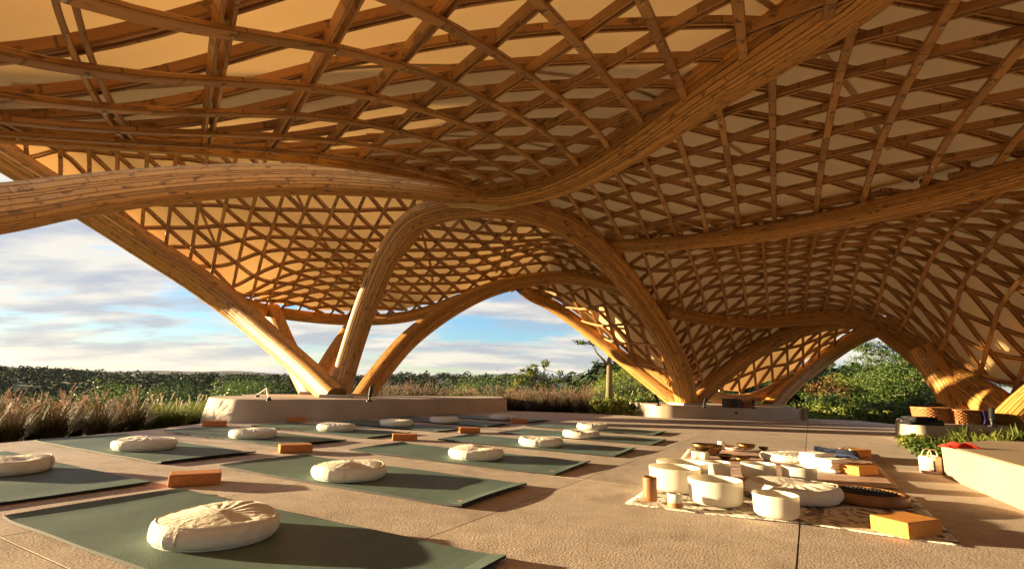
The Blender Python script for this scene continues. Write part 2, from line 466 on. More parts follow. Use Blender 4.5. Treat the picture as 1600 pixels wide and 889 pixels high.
def build_terrace():
    bm = bmesh.new()
    vs = [bm.verts.new((x, y, -0.012)) for x, y in TERR]; f = bm.faces.new(vs)
    r = bmesh.ops.extrude_face_region(bm, geom=[f])
    for v in [g for g in r["geom"] if isinstance(g, bmesh.types.BMVert)]: v.co.z = -0.5
    bmesh.ops.recalc_face_normals(bm, faces=bm.faces)
    base = structure(link("terrace_floor", bm_mesh("terrace_floor", bm), plain("joint_mortar", (0.17, 0.13, 0.10), 0.9)))
    a = R(30); ey = (math.sin(a), math.cos(a)); ex = (math.cos(a), -math.sin(a))     # along / across the joints
    o = (G(1245, 880).x, G(1245, 880).y)
    c0 = o[0] * ex[0] + o[1] * ex[1]
    p1 = G(60, 867); r0 = p1.x * ey[0] + p1.y * ey[1]
    wd, ht, gap = 1.18, 2.36, 0.0032
    for i in range(-14, 14):
        for j in range(-8, 10):
            u0, u1 = c0 + i * wd + gap, c0 + (i + 1) * wd - gap
            v0, v1 = r0 + j * ht + gap, r0 + (j + 1) * ht - gap
            P = list(TERR)
            for nx, ny, c in ((ex[0], ex[1], u0), (-ex[0], -ex[1], -u1), (ey[0], ey[1], v0), (-ey[0], -ey[1], -v1)):
                if len(P) >= 3: P = clip_halfplane(P, nx, ny, c)
            if len(P) < 3: continue
            ar = abs(sum(P[k][0] * P[(k + 1) % len(P)][1] - P[(k + 1) % len(P)][0] * P[k][1] for k in range(len(P)))) / 2
            if ar < 0.02: continue
            if sum(P[k][0] * P[(k + 1) % len(P)][1] - P[(k + 1) % len(P)][0] * P[k][1] for k in range(len(P))) < 0: P = P[::-1]
            n = len(P)
            V = [(x, y, 0.0) for x, y in P] + [(x, y, -0.011) for x, y in P]
            F = [tuple(range(n))] + [(k, n + k, n + (k + 1) % n, (k + 1) % n) for k in range(n)]
            link("paving_slab", mesh("paving_slab", V, F), PAVE, base)


build_terrace()


# ------------------------------------------------------------------ concrete plinths
def plinth(name, outline, top, label, batter=0.06, bottom=-0.4, mat=CONCP):
    """outline: list of (x, y) round the top edge."""
    P = outline
    n = len(P); cx = sum(p[0] for p in P) / n; cy = sum(p[1] for p in P) / n
    ar = sum(P[k][0] * P[(k + 1) % n][1] - P[(k + 1) % n][0] * P[k][1] for k in range(n))
    if ar < 0: P = P[::-1]

    def off(k, d):
        a, b, c = Vector(P[k - 1]), Vector(P[k]), Vector(P[(k + 1) % n])
        t = ((b - a).normalized() + (c - b).normalized()); t = t.normalized() if t.length > 1e-6 else (c - b).normalized()
        return (b.x + t.y * d, b.y - t.x * d)
    rows = [([off(k, -0.025) for k in range(n)], top), ([off(k, -0.006) for k in range(n)], top - 0.006), (P, top - 0.025),
            ([off(k, batter) for k in range(n)], 0.0), ([off(k, batter + 0.01) for k in range(n)], bottom)]
    V, F = [], []
    for pts, z in rows: V += [(x, y, z) for x, y in pts]
    F.append(tuple(range(n)))
    for j in range(len(rows) - 1):
        for k in range(n):
            k2 = (k + 1) % n; F.append((j * n + k, (j + 1) * n + k, (j + 1) * n + k2, j * n + k2))
    me = mesh(name, V, F)
    for p in me.polygons[1:]: p.use_smooth = len(P) > 20
    o = link(name, me, mat)
    return tag(o, label, "plinth")


def smooth_closed(P, n=64):
    P = [tuple(p) for p in P]
    Q = np.array(P[-2:] + P + P[:2], float)
    c = catmull(Q, 4000)
    d0 = np.linalg.norm(c - np.array(P[0]), axis=1); i0 = int(np.argmin(d0[:2000])); i1 = 2000 + int(np.argmin(d0[2000:]))
    idx = np.linspace(i0, i1, n, endpoint=False).astype(int)
    return [tuple(c[i]) for i in idx]


def gp(px, py, z=0.0):
    p = G(px, py, z); return (p.x, p.y)


p1o = [(-3.3 + .8 * math.cos(R(a)), 7.4 + .8 * math.sin(R(a))) for a in (150, 175, 200, 225, 250, 272)] + [gp(470, 657.5), gp(530, 656), gp(640, 651), gp(788, 642.5)]
p1b = [(p1o[-1][0] - 0.25, p1o[-1][1] + 1.4), (-1.5, 11.0), (-3.3, 9.9), (-4.2, 8.7)]
P1TOP = 0.285
# straight right-hand end: two close points make a crisp corner
plin1 = plinth("concrete_plinth", smooth_closed(p1o[:-1] + [(p1o[-1][0] - 0.08, p1o[-1][1] - 0.14), p1o[-1], (p1o[-1][0] - 0.01, p1o[-1][1] + 0.12)] + p1b, 260), P1TOP,
               "long low curved concrete plinth carrying the slanting columns on the left", 0.055)
p2f = [gp(1016, 650), gp(1040, 652.5), gp(1090, 654), gp(1160, 655), gp(1256, 656)]
plin2 = plinth("concrete_plinth", smooth_closed([p2f[0], p2f[1], p2f[2], p2f[3], (p2f[4][0] - 0.1, p2f[4][1]), p2f[4], (p2f[4][0] + .05, p2f[4][1] + .12), (p2f[4][0] + .3, p2f[4][1] + 2.6),
                (p2f[2][0] + .8, p2f[2][1] + 3.6), (p2f[0][0] + .1, p2f[0][1] + 2.2)], 240), 0.25,
               "low grey concrete plinth at the back centre under the meeting column feet", 0.04)
p3f = [gp(1413, 683), gp(1424, 689.5), gp(1455, 692), gp(1520, 693), gp(1640, 695)]
plin3 = plinth("concrete_plinth", smooth_closed([p3f[0], p3f[1], p3f[2], p3f[3], p3f[4], (9.2, 6.4), (9.2, 8.6), (7.9, 8.9), (p3f[0][0] + 1.0, p3f[0][1] + 1.2), (p3f[0][0] + .12, p3f[0][1] + .3)], 240), 0.235,
               "concrete plinth on the right with wicker baskets and black cases on it", 0.02)
b0, b1 = gp(1479, 746), gp(1625, 808)
bench = plinth("concrete_bench", [b0, b1, (4.9, b1[1] - .2), (5.6, 4.2), (b0[0] + .9, b0[1] + .62), (b0[0] + .12, b0[1] + .16)], 0.225,
               "angled concrete bench wall at the right edge with a red cloth on it", 0.0, mat=CONC)
bench["category"] = "bench"


def slot(px, py, z, plin, label):
    pass


# ------------------------------------------------------------------ bamboo pavilion
pav = empty("bamboo_pavilion", (0, 7.5, 0)); tag(pav, "curved bamboo pavilion roof with a triangular lattice and arching laminated columns", "pavilion")
PAVI = Matrix.Translation((0, -7.5, 0))


def lam_profile(nl=30, hw=0.5, hh=0.5, e=2.7, groove=0.955):
    """Rounded rectangle made of nl flat strips with a groove between neighbours."""
    pts = []
    rng = random.Random(12); wd = [rng.uniform(.55, 1.5) for _ in range(nl)]; tot = sum(wd); acc = [sum(wd[:i]) / tot for i in range(nl)]
    for i in range(nl):
        for fr, g in ((0.0, groove), (0.14, 1.0), (0.86, 1.0)):
            a = 2 * math.pi * (acc[i] + fr * wd[i] / tot)
            c, s = math.cos(a), math.sin(a)
            r = (abs(c) ** e + abs(s) ** e) ** (-1 / e) * g * (1 + 0.018 * math.sin(i * 7.3))
            pts.append((r * c * hh * 2 * 0.5 / 0.5, r * s * hw * 2 * 0.5 / 0.5))
    return pts


PROF = lam_profile()


def beam(pts, seg=46, name="arch_beam", foot=None, parent=pav, feet=None):
    """pts: (px, py, Y, thickness). A laminated bamboo beam along the curve."""
    C = np.array([[*W(p[0], p[1], p[2]), p[3] * 0.5] if len(p) == 4 else [p[1], p[2], p[3], p[4] * 0.5] for p in pts])
    c = catmull(C, seg)
    v, f, uv = tube([Vector(q[:3]) - Vector((0, 7.5, 0)) for q in c], c[:, 3], len(PROF), True, PROF)
    o = link(name, mesh(name, v, f, uv), BEAM, parent)
    feet = dict(feet or {})
    if foot is not None: feet[foot] = foot_z
    for foot, zz in feet.items():
        e = Vector(c[foot][:3]) - Vector((0, 7.5, 0)); r = c[foot][3]
        bm = bmesh.new(); box_bm(bm, e.x, e.y, 0, r * 2.7, r * 2.5, 0.05, 0.3, 0.008)
        me = bm_mesh("footing", bm)
        link("footing", me, CONC2, o, (0, 0, zz + 0.02))
    return o


CONC2 = plain("pale_footing", (0.5, 0.43, 0.33), 0.7)
foot_z = P1TOP
# ground arch from the long plinth over the hub to the middle plinth
beam([(527, 628, 8.75, .36), (545, 560, 8.9, .36), (575, 470, 8.75, .38), (608, 395, 8.5, .40), (645, 348, 8.3, .42), (700, 326, 8.05, .42), (770, 322, 7.9, .40),
      (840, 334, 7.95, .40), (900, 363, 8.15, .40), (950, 405, 8.5, .40), (1000, 467, 9.2, .40), (1040, 530, 10.1, .42), (1062, 580, 10.9, .44), (1074, 632, 11.4, .44)], 80, foot=0, feet={-1: .25})
# left beam of the hub, dropping towards its foot outside the picture
beam([(748, 304, 7.75, .30), (700, 299, 7.5, .36), (640, 291, 7.35, .38), (500, 281, 6.85, .41), (370, 283, 6.3, .42), (250, 291.5, 5.7, .42), (120, 307, 5.05, .42), (0, 326, 4.4, .43),
      ('w', -4.75, 3.3, 1.42, .44), ('w', -5.4, 2.0, .78, .44), ('w', -6.1, .7, .02, .44)], 70)
# right beam of the hub, passing over the camera
beam([(738, 306, 7.75, .30), (800, 303, 7.5, .38), (870, 285, 6.8, .40), (940, 252, 6.0, .41), (1010, 207, 5.1, .42), (1100, 142, 4.2, .42), (1200, 74, 3.45, .42), (1300, 6, 2.9, .42), (1420, -75, 2.45, .42),
      ('w', 2.3, 1.4, 2.3, .42), ('w', 2.9, .1, 1.95, .42), ('w', 3.5, -1.6, 1.15, .42), ('w', 4.0, -2.8, .1, .42)], 80)
# leaning edge beam on the left
beam([(524, 622, 8.35, .36), (475, 575, 9.0, .37), (420, 527, 9.6, .40), (365, 480, 10.0, .46), (300, 432, 9.7, .47), (235, 390, 9.2, .46), (165, 345, 8.65, .44), (80, 292, 8.0, .42), (0, 243, 7.5, .42),
      (-150, 155, 6.7, .42), (-350, 60, 5.9, .42), ('w', -9.0, 4.4, 3.4, .42), ('w', -9.8, 2.6, 2.0, .42), ('w', -10.2, 1.2, .1, .42)], 80, foot=0)
# eave beam behind the long plinth, its two legs
beam([(350, 462, 10.2, .30), (385, 477, 11.0, .29), (430, 488, 12.2, .28), (500, 497, 13.0, .28), (560, 500, 13.2, .28), (620, 497, 13.0, .28), (668, 487, 12.6, .28), (720, 468, 11.8, .27)], 50, "eave_beam")
beam([(424, 484, 12.1, .37), (445, 535, 11.4, .37), (468, 580, 10.3, .36), (490, 622, 9.7, .36)], 30, "leg_column", foot=-1)
beam([(562, 496, 12.9, .37), (540, 528, 12.1, .37), (516, 566, 10.8, .36), (492, 612, 9.9, .36)], 30, "leg_column")
# edge arch to the apex, then inner rib on to the ground arch and the right-hand arch down to the third plinth
beam([(562, 628, 9.5, .36), (592, 585, 9.9, .36), (640, 530, 10.5, .36), (700, 485, 11.2, .36), (760, 455, 11.6, .33), (815, 440, 11.7, .31), (870, 434, 11.5, .29), (930, 440, 10.9, .27), (985, 458, 10.2, .26), (1042, 484, 9.6, .25)], 70, foot=0)
beam([(1035, 482, 9.8, .25), (1090, 496, 10.3, .26), (1180, 503, 11.0, .29), (1250, 498, 11.1, .32), (1310, 494, 10.9, .36), (1360, 502, 10.5, .40), (1410, 532, 9.9, .45), (1460, 568, 9.1, .48), (1520, 608, 8.3, .50), (1585, 656, 7.4, .50)], 70, feet={-1: .236})
# outer sunlit edge of the far vault
beam([(812, 447, 12.0, .26), (830, 461, 12.6, .29), (860, 476, 12.9, .30), (900, 503, 12.9, .30), (950, 542, 12.7, .31), (1005, 586, 12.3, .33), (1066, 634, 11.8, .34)], 50, feet={-1: .25})
beam([(985, 552, 12.5, .24), (1030, 588, 12.1, .26), (1068, 614, 11.8, .28)], 20)
# ribs of the middle funnel
beam([(1082, 632, 11.6, .34), (1120, 594, 11.7, .34), (1170, 556, 11.6, .33), (1225, 526, 11.6, .32), (1285, 507, 11.4, .31), (1345, 500, 11.0, .30)], 50)
beam(feet={0: .25}, pts=[(1203, 636, 12.6, .36), (1245, 594, 12.9, .36), (1295, 555, 13.0, .36), (1340, 526, 12.3, .35), (1390, 507, 10.9, .33)], seg=40)
beam([(1088, 606, 12.2, .26), (1120, 621, 12.7, .26), (1160, 624, 13.0, .26), (1200, 612, 13.0, .26), (1240, 588, 12.9, .26)], 36, "eave_beam")
# valley rib on the right
beam([(935, 383, 8.6, .22), (1000, 384, 8.1, .22), (1100, 376, 7.3, .22), (1200, 363, 6.6, .23), (1320, 340, 5.8, .24), (1450, 311, 5.0, .25), (1600, 270, 4.25, .25), (1800, 205, 3.5, .25), ('w', 6.0, 2.0, 2.0, .25), ('w', 7.6, .6, .1, .25)], 60)
# feet on the third plinth
beam([(1440, 545, 8.9, .40), (1468, 585, 8.7, .42), (1488, 615, 8.5, .44), (1500, 650, 8.3, .46)], 24, "leg_column")
beam([(1578, 668, 7.0, .42), (1610, 636, 7.1, .42), (1680, 580, 7.2, .42), (1800, 500, 7.0, .4), (1950, 440, 6.6, .4)], 30)


# the two shells: smooth height fields through surveyed points, lattice laid out in plan
def rib(pts, up=0.07):
    """Points along a beam, lifted onto the shell that rests on it."""
    c = catmull([[*W(*p)] for p in pts], len(pts) * 2)
    return [('w', q[0], q[1], q[2] + up) for q in c]


class Shell:
    def __init__(s, pts, smooth=0.004):
        P = np.array([tuple(W(*p)) if p[0] != 'w' else p[1:] for p in pts], float)
        s.c = P[:, :2]; n = len(P)
        K = s.k(s.c[:, None] - s.c[None]) + np.eye(n) * smooth
        Q = np.column_stack([np.ones(n), s.c])
        A = np.block([[K, Q], [Q.T, np.zeros((3, 3))]])
        s.w = np.linalg.solve(A, np.concatenate([P[:, 2], np.zeros(3)]))

    @staticmethod
    def k(d):
        r2 = (d ** 2).sum(-1) + 1e-12
        return 0.5 * r2 * np.log(r2)

    def z(s, xy):
        xy = np.asarray(xy, float)
        out = np.empty(len(xy))
        for i in range(0, len(xy), 4000):
            q = xy[i:i + 4000]
            out[i:i + 4000] = s.k(q[:, None] - s.c[None]) @ s.w[:-3] + s.w[-3] + q @ s.w[-2:]
        return out

    def frame(s, xy):
        e = 0.02
        z0 = s.z(xy); zx = (s.z(xy + [e, 0]) - z0) / e; zy = (s.z(xy + [0, e]) - z0) / e
        N = np.column_stack([-zx, -zy, np.ones(len(xy))]); N /= np.linalg.norm(N, axis=1)[:, None]
        return np.column_stack([xy, z0]), N


E_RIB = [(940, 381, 8.6), (1000, 382, 8.1), (1100, 374, 7.3), (1200, 361, 6.6), (1320, 338, 5.8), (1450, 309, 5.0), (1600, 268, 4.25), (1800, 203, 3.5)]
D_RIB = [(840, 330, 7.95), (900, 360, 8.2), (950, 402, 8.55), (1000, 464, 9.25), (1040, 527, 10.15), (1062, 580, 10.95)]
RIM = [(-420, 180, 2.3), (-200, 197, 2.6), (0, 213, 3.0), (200, 228, 3.7), (450, 247, 5.0), (600, 268, 6.2), (735, 292, 7.6)]
front = Shell([
    (100, 50, 1.6), (240, 100, 2.05), (440, 100, 2.6), (610, 100, 2.95), (800, 100, 3.3), (250, 180, 2.7), (420, 180, 3.35), (550, 180, 3.9), (800, 190, 4.7), (300, 222, 3.5), (450, 232, 4.3), (680, 245, 5.6), (820, 245, 5.9),
    (365, 0, 1.8), (600, 0, 2.2), (850, 0, 2.5), (1000, 0, 2.65), (1000, 120, 3.6),
    ('w', -4, -1, 1.6), ('w', 0, -1, 2.3), ('w', 3, -1, 2.2), ('w', 0, -5, 2.0), ('w', -6, -5, 1.7), ('w', 6, -5, 1.8), ('w', -6.0, -1.0, 1.6), ('w', 7.5, -1.5, 1.8), ('w', 0, .6, 2.35), ('w', 2, .6, 2.35),
    (1000, 195, 5.0), (1180, 65, 3.3),
    (1200, 150, 4.0), (1400, 150, 3.7), (1570, 150, 3.35), (1350, 50, 2.9), (1100, 250, 5.2), (1300, 250, 5.0), (1500, 230, 4.3), (1000, 320, 7.0), (1200, 325, 6.4), (1400, 300, 5.3), (880, 325, 7.7)]
    + rib(RIM, 0.0) + rib(D_RIB[:3]) + rib(E_RIB), 0.8)
front_poly = RIM + D_RIB[:2] + [(930, 383, 8.45)] + E_RIB
V_EDGE = [(1088, 606, 12.2), (1120, 621, 12.7), (1160, 624, 13.0), (1200, 612, 13.0), (1245, 594, 12.95), (1295, 555, 13.0), (1340, 526, 12.3), (1385, 508, 10.9), (1430, 548, 9.65), (1480, 582, 8.85), (1540, 624, 8.05)]
right = Shell([
    (1100, 430, 9.2), (1250, 430, 9.0), (1400, 430, 8.3), (1550, 350, 5.8), (1550, 450, 7.0), (1400, 370, 7.0), (1250, 390, 7.8), (1500, 500, 7.6), (1600, 430, 6.1), (1600, 540, 6.9),
    (1100, 485, 10.2), (1200, 490, 10.6), (1320, 482, 10.2), (1430, 510, 8.9), (1700, 560, 6.9), (1700, 400, 5.3), (1760, 630, 7.6),
    (1120, 540, 11.2), (1180, 540, 12.0), (1110, 590, 12.0), (1200, 580, 12.8), (1280, 540, 12.7), ('w', 10.0, 6.0, .9), ('w', 9.5, 1.0, 1.2)]
    + rib(E_RIB) + rib(D_RIB[2:]) + rib(V_EDGE), 0.4)
right_poly = [(945, 388, 8.55)] + D_RIB[3:] + V_EDGE + [(1640, 648, 7.8), (1800, 640, 7.7)]
back = Shell([
    (-300, 80, 6.5), (0, 180, 7.0), (250, 200, 7.2), (500, 225, 7.6), (700, 265, 8.0), (100, 258, 8.0), (300, 270, 8.1),
    (300, 345, 8.9), (400, 330, 8.7), (400, 400, 9.9), (450, 445, 11.0), (550, 340, 8.9), (560, 420, 10.6), (500, 380, 9.6), (500, 462, 12.0), (600, 462, 12.1),
    (700, 400, 10.2), (740, 335, 8.7), (820, 380, 9.6), (820, 335, 8.4), (760, 425, 11.2), (870, 424, 11.6), (930, 400, 9.7), (880, 350, 8.6), (680, 455, 11.9),
    (960, 535, 12.3), (1020, 583, 12.1), (940, 480, 11.6), (1000, 500, 10.9), (1045, 560, 11.2), (850, 448, 12.0), (900, 462, 11.8)]
    + rib([(0, 240, 7.6), (80, 289, 8.1), (165, 342, 8.7), (235, 387, 9.3), (300, 429, 9.9), (365, 474, 10.5)])
    + rib([(385, 476, 11.0), (430, 488, 12.2), (500, 497, 13.0), (560, 500, 13.2), (620, 497, 13.0), (668, 487, 12.6), (715, 472, 12.3), (770, 461, 12.4), (805, 462, 12.7), (850, 472, 12.9), (900, 503, 12.9), (950, 542, 12.7), (1005, 586, 12.3), (1060, 628, 11.8)])
    + rib([(840, 330, 8.05), (900, 360, 8.3), (950, 402, 8.65), (1000, 464, 9.35), (1040, 527, 10.25)]), 0.02)
back_poly = [(-300, 60, 6.3), (-150, 150, 6.9), (0, 238, 7.7), (80, 287, 8.15), (165, 340, 8.7), (235, 385, 9.3), (300, 427, 9.9), (365, 473, 10.5), (385, 474, 11.0), (430, 486, 12.2), (500, 495, 13.0), (560, 498, 13.2), (620, 495, 13.0),
             (668, 485, 12.6), (715, 472, 12.3), (770, 460, 12.4), (805, 460, 12.7), (850, 470, 12.9), (900, 500, 12.9), (950, 540, 12.7), (1005, 584, 12.3), (1066, 625, 11.8),
             (1062, 580, 10.95), (1040, 530, 10.15), (1000, 465, 9.25), (950, 403, 8.55), (900, 361, 8.2), (840, 332, 8.0), (760, 305, 7.9), (600, 265, 7.6), (300, 215, 7.1), (0, 160, 6.6), (-250, 60, 6.0)]


def plan(poly):
    return [(q.x, q.y) for q in (W(*p) for p in poly)]


FPOLY = plan(front_poly) + [(7.5, 1.0), (9.0, -2.0), (8.0, -5.0), (0, -6.5), (-5.5, -5.0), (-6.0, -1.0)]
B_LINE = plan([(745, 300, 7.7), (800, 300, 7.4), (870, 283, 6.7), (940, 250, 5.9), (1010, 205, 5.05), (1100, 140, 4.15), (1200, 72, 3.4), (1300, 4, 2.9), (1420, -75, 2.45)]) + [(2.3, 1.4), (3.5, -1.6), (5.0, -5.5)]
TPOLY = plan(RIM) + B_LINE[1:] + [(0, -6.5), (-5.5, -5.0), (-6.0, -1.0)]
UPOLY = list(reversed(B_LINE)) + plan(D_RIB[:2] + [(930, 383, 8.45)] + E_RIB) + [(7.5, 1.0), (9.0, -2.0), (8.0, -5.0)]
VPOLY = plan(right_poly) + [(10.2, 6.2), (9.5, 1.0)] + [(x - .06, y - .24) for x, y in reversed(plan(E_RIB))]
BPOLY = plan(back_poly)
ORG = Vector((0, 7.5, 0))
LAT_AZ = (R(27), R(-33), R(87))


def strip_mesh(P, N, w, h, off, side):
    """Rectangular strip following points P with surface normals N (numpy)."""
    T = np.gradient(P, axis=0); T /= np.linalg.norm(T, axis=1)[:, None]
    B = np.cross(N, T); B /= np.linalg.norm(B, axis=1)[:, None]
    C = P + N * off + B * side - np.array(ORG)
    a, b = w / 2, h / 2; c = 0.2 * min(w, h)
    prof = [(-a, -b + c), (-a + c, -b), (a - c, -b), (a, -b + c), (a, b - c), (a - c, b), (-a + c, b), (-a, b - c)]
    n, k = len(C), len(prof)
    V = np.empty((n, k, 3))
    for i, (x, y) in enumerate(prof): V[:, i] = C + B * x + N * y
    s = np.concatenate([[0], np.cumsum(np.linalg.norm(np.diff(C, axis=0), axis=1))])
    F, UV = [], []
    for j in range(n - 1):
        for i in range(k):
            i2 = (i + 1) % k
            F.append((j * k + i, j * k + i2, (j + 1) * k + i2, (j + 1) * k + i))
            u0, u1 = i / k, (i + 1) / k
            UV += [(u0, s[j]), (u1, s[j]), (u1, s[j + 1]), (u0, s[j + 1])]
    F.append(tuple(reversed(range(k)))); F.append(tuple((n - 1) * k + i for i in range(k)))
    UV += [(0.5, 0)] * (2 * k)
    return mesh("lattice_strip", V.reshape(-1, 3), F, UV)


STRIPS = []


def lattice(shell, poly, order, parent, node0, LAT_S, g=1.0):
    xs = [p[0] for p in poly]; ys = [p[1] for p in poly]
    ext = max(max(xs) - min(xs), max(ys) - min(ys)) * 1.6
    cen = np.array([(max(xs) + min(xs)) / 2, (max(ys) + min(ys)) / 2])
    rng = random.Random(5)
    for layer, fam in enumerate(order):
        az = LAT_AZ[fam]; t = np.array([math.sin(az), math.cos(az)]); nn = np.array([t[1], -t[0]])
        k0 = math.floor((np.dot(cen - node0, nn) - ext / 2) / LAT_S); k1 = math.ceil((np.dot(cen - node0, nn) + ext / 2) / LAT_S)
        for k in range(k0, k1 + 1):
            base = node0 + nn * (k * LAT_S); base = base + t * np.dot(cen - base, t)
            s = np.arange(-ext / 2, ext / 2, 0.05)
            Q = base + s[:, None] * t
            ins, d = poly_dist(Q[:, 0], Q[:, 1], poly)
            ins = ins & (d > 0.03)
            i = 0
            while i < len(s):
                if not ins[i]: i += 1; continue
                j = i
                while j + 1 < len(s) and ins[j + 1]: j += 1
                L = s[j] - s[i]
                if L > 0.35:
                    m = max(4, int(L / 0.16))
                    q = base + np.linspace(s[i], s[j], m)[:, None] * t
                    P, N = shell.frame(q)
                    jit = rng.uniform(-.012, .012)
                    vis = (P[:, 1] > 1.0) & (np.abs(P[:, 0]) < P[:, 1] * 1.05)
                    score = (L / m * FPX / np.maximum(1.0, P[:, 1]) * vis).sum() * (2.0 if layer == 0 else 1.0)
                    if layer == 0:
                        STRIPS.append((score, strip_mesh(P, N, .074 * g, .042 * g, .0 + jit * .5, jit), parent))
                    else:
                        for sd_ in (-1, 1):
                            STRIPS.append((score, strip_mesh(P, N, .024 * g, .070 * g, (.050 + .066 * (layer - 1)) * g, sd_ * .028 * g + jit), parent))
                i = j + 1


def membrane(shell, poly, off, parent, name="roof_membrane", step=0.2):
    xs = [p[0] for p in poly]; ys = [p[1] for p in poly]
    bm = bmesh.new()
    vs = [bm.verts.new((x, y, 0)) for x, y in poly]
    bm.faces.new(vs)
    for ax, lo, hi in ((0, min(xs), max(xs)), (1, min(ys), max(ys))):
        v = lo + step / 2
        while v < hi:
            no = (1, 0, 0) if ax == 0 else (0, 1, 0); co = (v, 0, 0) if ax == 0 else (0, v, 0)
            bmesh.ops.bisect_plane(bm, geom=bm.verts[:] + bm.edges[:] + bm.faces[:], plane_co=co, plane_no=no)
            v += step
    xy = np.array([(v.co.x, v.co.y) for v in bm.verts])
    P, N = shell.frame(xy)
    ins, dd = poly_dist(xy[:, 0], xy[:, 1], poly)
    Q = P + N * (0.155 + (off - 0.155) * sstep(0.0, 0.5, dd))[:, None] - np.array(ORG)
    for v, q in zip(bm.verts, Q): v.co = q
    o = link(name, bm_mesh(name, bm), MEMB, parent, smooth=True)
    return o


NODE0 = np.array([W(350, 105, 2.5).x, W(350, 105, 2.5).y])
m_front = membrane(front, FPOLY, 0.24, pav)
m_right = membrane(right, VPOLY, 0.22, pav)
m_back = membrane(back, BPOLY, 0.24, pav)
lattice(front, TPOLY, (0, 1, 2), m_front, NODE0, 0.50, 0.95)
lattice(front, UPOLY, (0, 1, 2), m_front, NODE0, 0.45, 0.85)
lattice(right, VPOLY, (0, 1, 2), m_right, NODE0, 0.36, 0.75)
lattice(back, BPOLY, (1, 0, 2), m_back, NODE0, 0.40, 0.80)
# the 300 strips that show largest are single pieces, the rest one joined piece for each roof section
STRIPS.sort(key=lambda t: -t[0])
rest = {}
for k, (sc_, me_, par_) in enumerate(STRIPS):
    if k < 300: link("lattice_strip", me_, STRIP, par_)
    else: rest.setdefault(par_.name, (par_, []))[1].append(me_)
for par_, lst in rest.values():
    VV, FF, UU, b = [], [], [], 0
    for me_ in lst:
        a_ = np.empty(len(me_.vertices) * 3, np.float32); me_.vertices.foreach_get("co", a_); VV.append(a_.reshape(-1, 3))
        FF += [tuple(v_ + b for v_ in p_.vertices) for p_ in me_.polygons]; b += len(me_.vertices)
        u_ = np.empty(len(me_.loops) * 2, np.float32); me_.uv_layers[0].data.foreach_get("uv", u_); UU.append(u_.reshape(-1, 2))
        bpy.data.meshes.remove(me_)
    o = link("lattice_strips", mesh("lattice_strips", np.vstack(VV), FF, np.vstack(UU)), STRIP, par_); o["kind"] = "stuff"


def shade_bands(shell, poly, parent, az, gap, off):
    """Added dark bands just under the cloth, painting the shade of supports above."""
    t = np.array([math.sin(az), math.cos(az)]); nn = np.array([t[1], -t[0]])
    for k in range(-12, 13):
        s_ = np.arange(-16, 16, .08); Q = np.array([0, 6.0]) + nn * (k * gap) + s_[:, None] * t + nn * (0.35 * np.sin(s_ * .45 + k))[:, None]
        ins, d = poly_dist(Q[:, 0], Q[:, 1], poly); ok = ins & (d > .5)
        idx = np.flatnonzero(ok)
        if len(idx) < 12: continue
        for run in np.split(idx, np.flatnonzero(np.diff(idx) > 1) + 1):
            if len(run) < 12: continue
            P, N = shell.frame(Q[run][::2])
            link("roof_shade_band", strip_mesh(P, N, .055, .006, off - .012, 0), SHADE_BAND, parent)


def bolts(shell, poly, parent, node0, sp):
    """Bolt heads at the crossings of the lattice, on the underside."""
    L = sp / math.sin(R(60)); e1 = np.array([math.sin(LAT_AZ[0]), math.cos(LAT_AZ[0])]) * L; e2 = np.array([math.sin(LAT_AZ[2]), math.cos(LAT_AZ[2])]) * L
    Q = np.array([node0 + i * e1 + j * e2 for i in range(-40, 41) for j in range(-40, 41)])
    ins, d = poly_dist(Q[:, 0], Q[:, 1], poly); Q = Q[ins & (d > .1) & (Q[:, 1] > 1.0) & (Q[:, 1] < 7.5)]
    P, N = shell.frame(Q)
    VV, FF = [], []
    for p, n_ in zip(P, N):
        t = np.cross(n_, [1.0, 0, 0]); t /= np.linalg.norm(t); b_ = np.cross(n_, t); k0 = len(VV); c = p - np.array(ORG)
        for off in (-.019, -.032):
            for k in range(6):
                a = k * math.pi / 3; VV.append(c + n_ * off + .013 * (t * math.cos(a) + b_ * math.sin(a)))
        FF += [(k0 + k, k0 + (k + 1) % 6, k0 + 6 + (k + 1) % 6, k0 + 6 + k) for k in range(6)] + [tuple(k0 + 6 + k for k in range(6))]
    o = link("bolts", mesh("bolts", VV, FF), STEEL, parent); o["kind"] = "stuff"


bolts(front, TPOLY, m_front, NODE0, 0.50)
bolts(front, UPOLY, m_front, NODE0, 0.45)
SHADE_BAND = plain("roof_shade_band", (0.60, 0.42, 0.21), .8)  # darker cloth tone, paints the supports' shade showing through the membrane
shade_bands(front, FPOLY, m_front, R(57), 1.5, .24)
shade_bands(right, VPOLY, m_right, R(-62), 1.6, .22)
shade_bands(back, BPOLY, m_back, R(-5), 1.7, .24)
# board closing the underside of the hub, paled to paint the light on it
hb = [(686, 312), (720, 316), (770, 320), (806, 322), (778, 326), (758, 329), (735, 324), (705, 323)]
hv = [W(x, y, 7.62) - ORG for x, y in hb] + [W(x, y, 7.62) + Vector((0, .05, 0)) - ORG for x, y in hb]; nh = len(hb)
link("hub_board", mesh("hub_board", hv, [tuple(reversed(range(nh))), tuple(range(nh, 2 * nh))] + [(k, (k + 1) % nh, nh + (k + 1) % nh, nh + k) for k in range(nh)]), plain("lit_hub_board", (0.74, .58, .28), .6), pav)
# edge board along the lower rim of the front shell
rim = np.array([[*W(*p)] for p in RIM]); rc = catmull(rim, 40)
v, f, uv = tube([Vector(q) - ORG + Vector((0, 0, 0.06)) for q in rc], 0.06, 4, True, [(1.6, .5), (1.6, -.5), (-1.6, -.5), (-1.6, .5)])
link("edge_board", mesh("edge_board", v, f, uv), BEAM, pav)


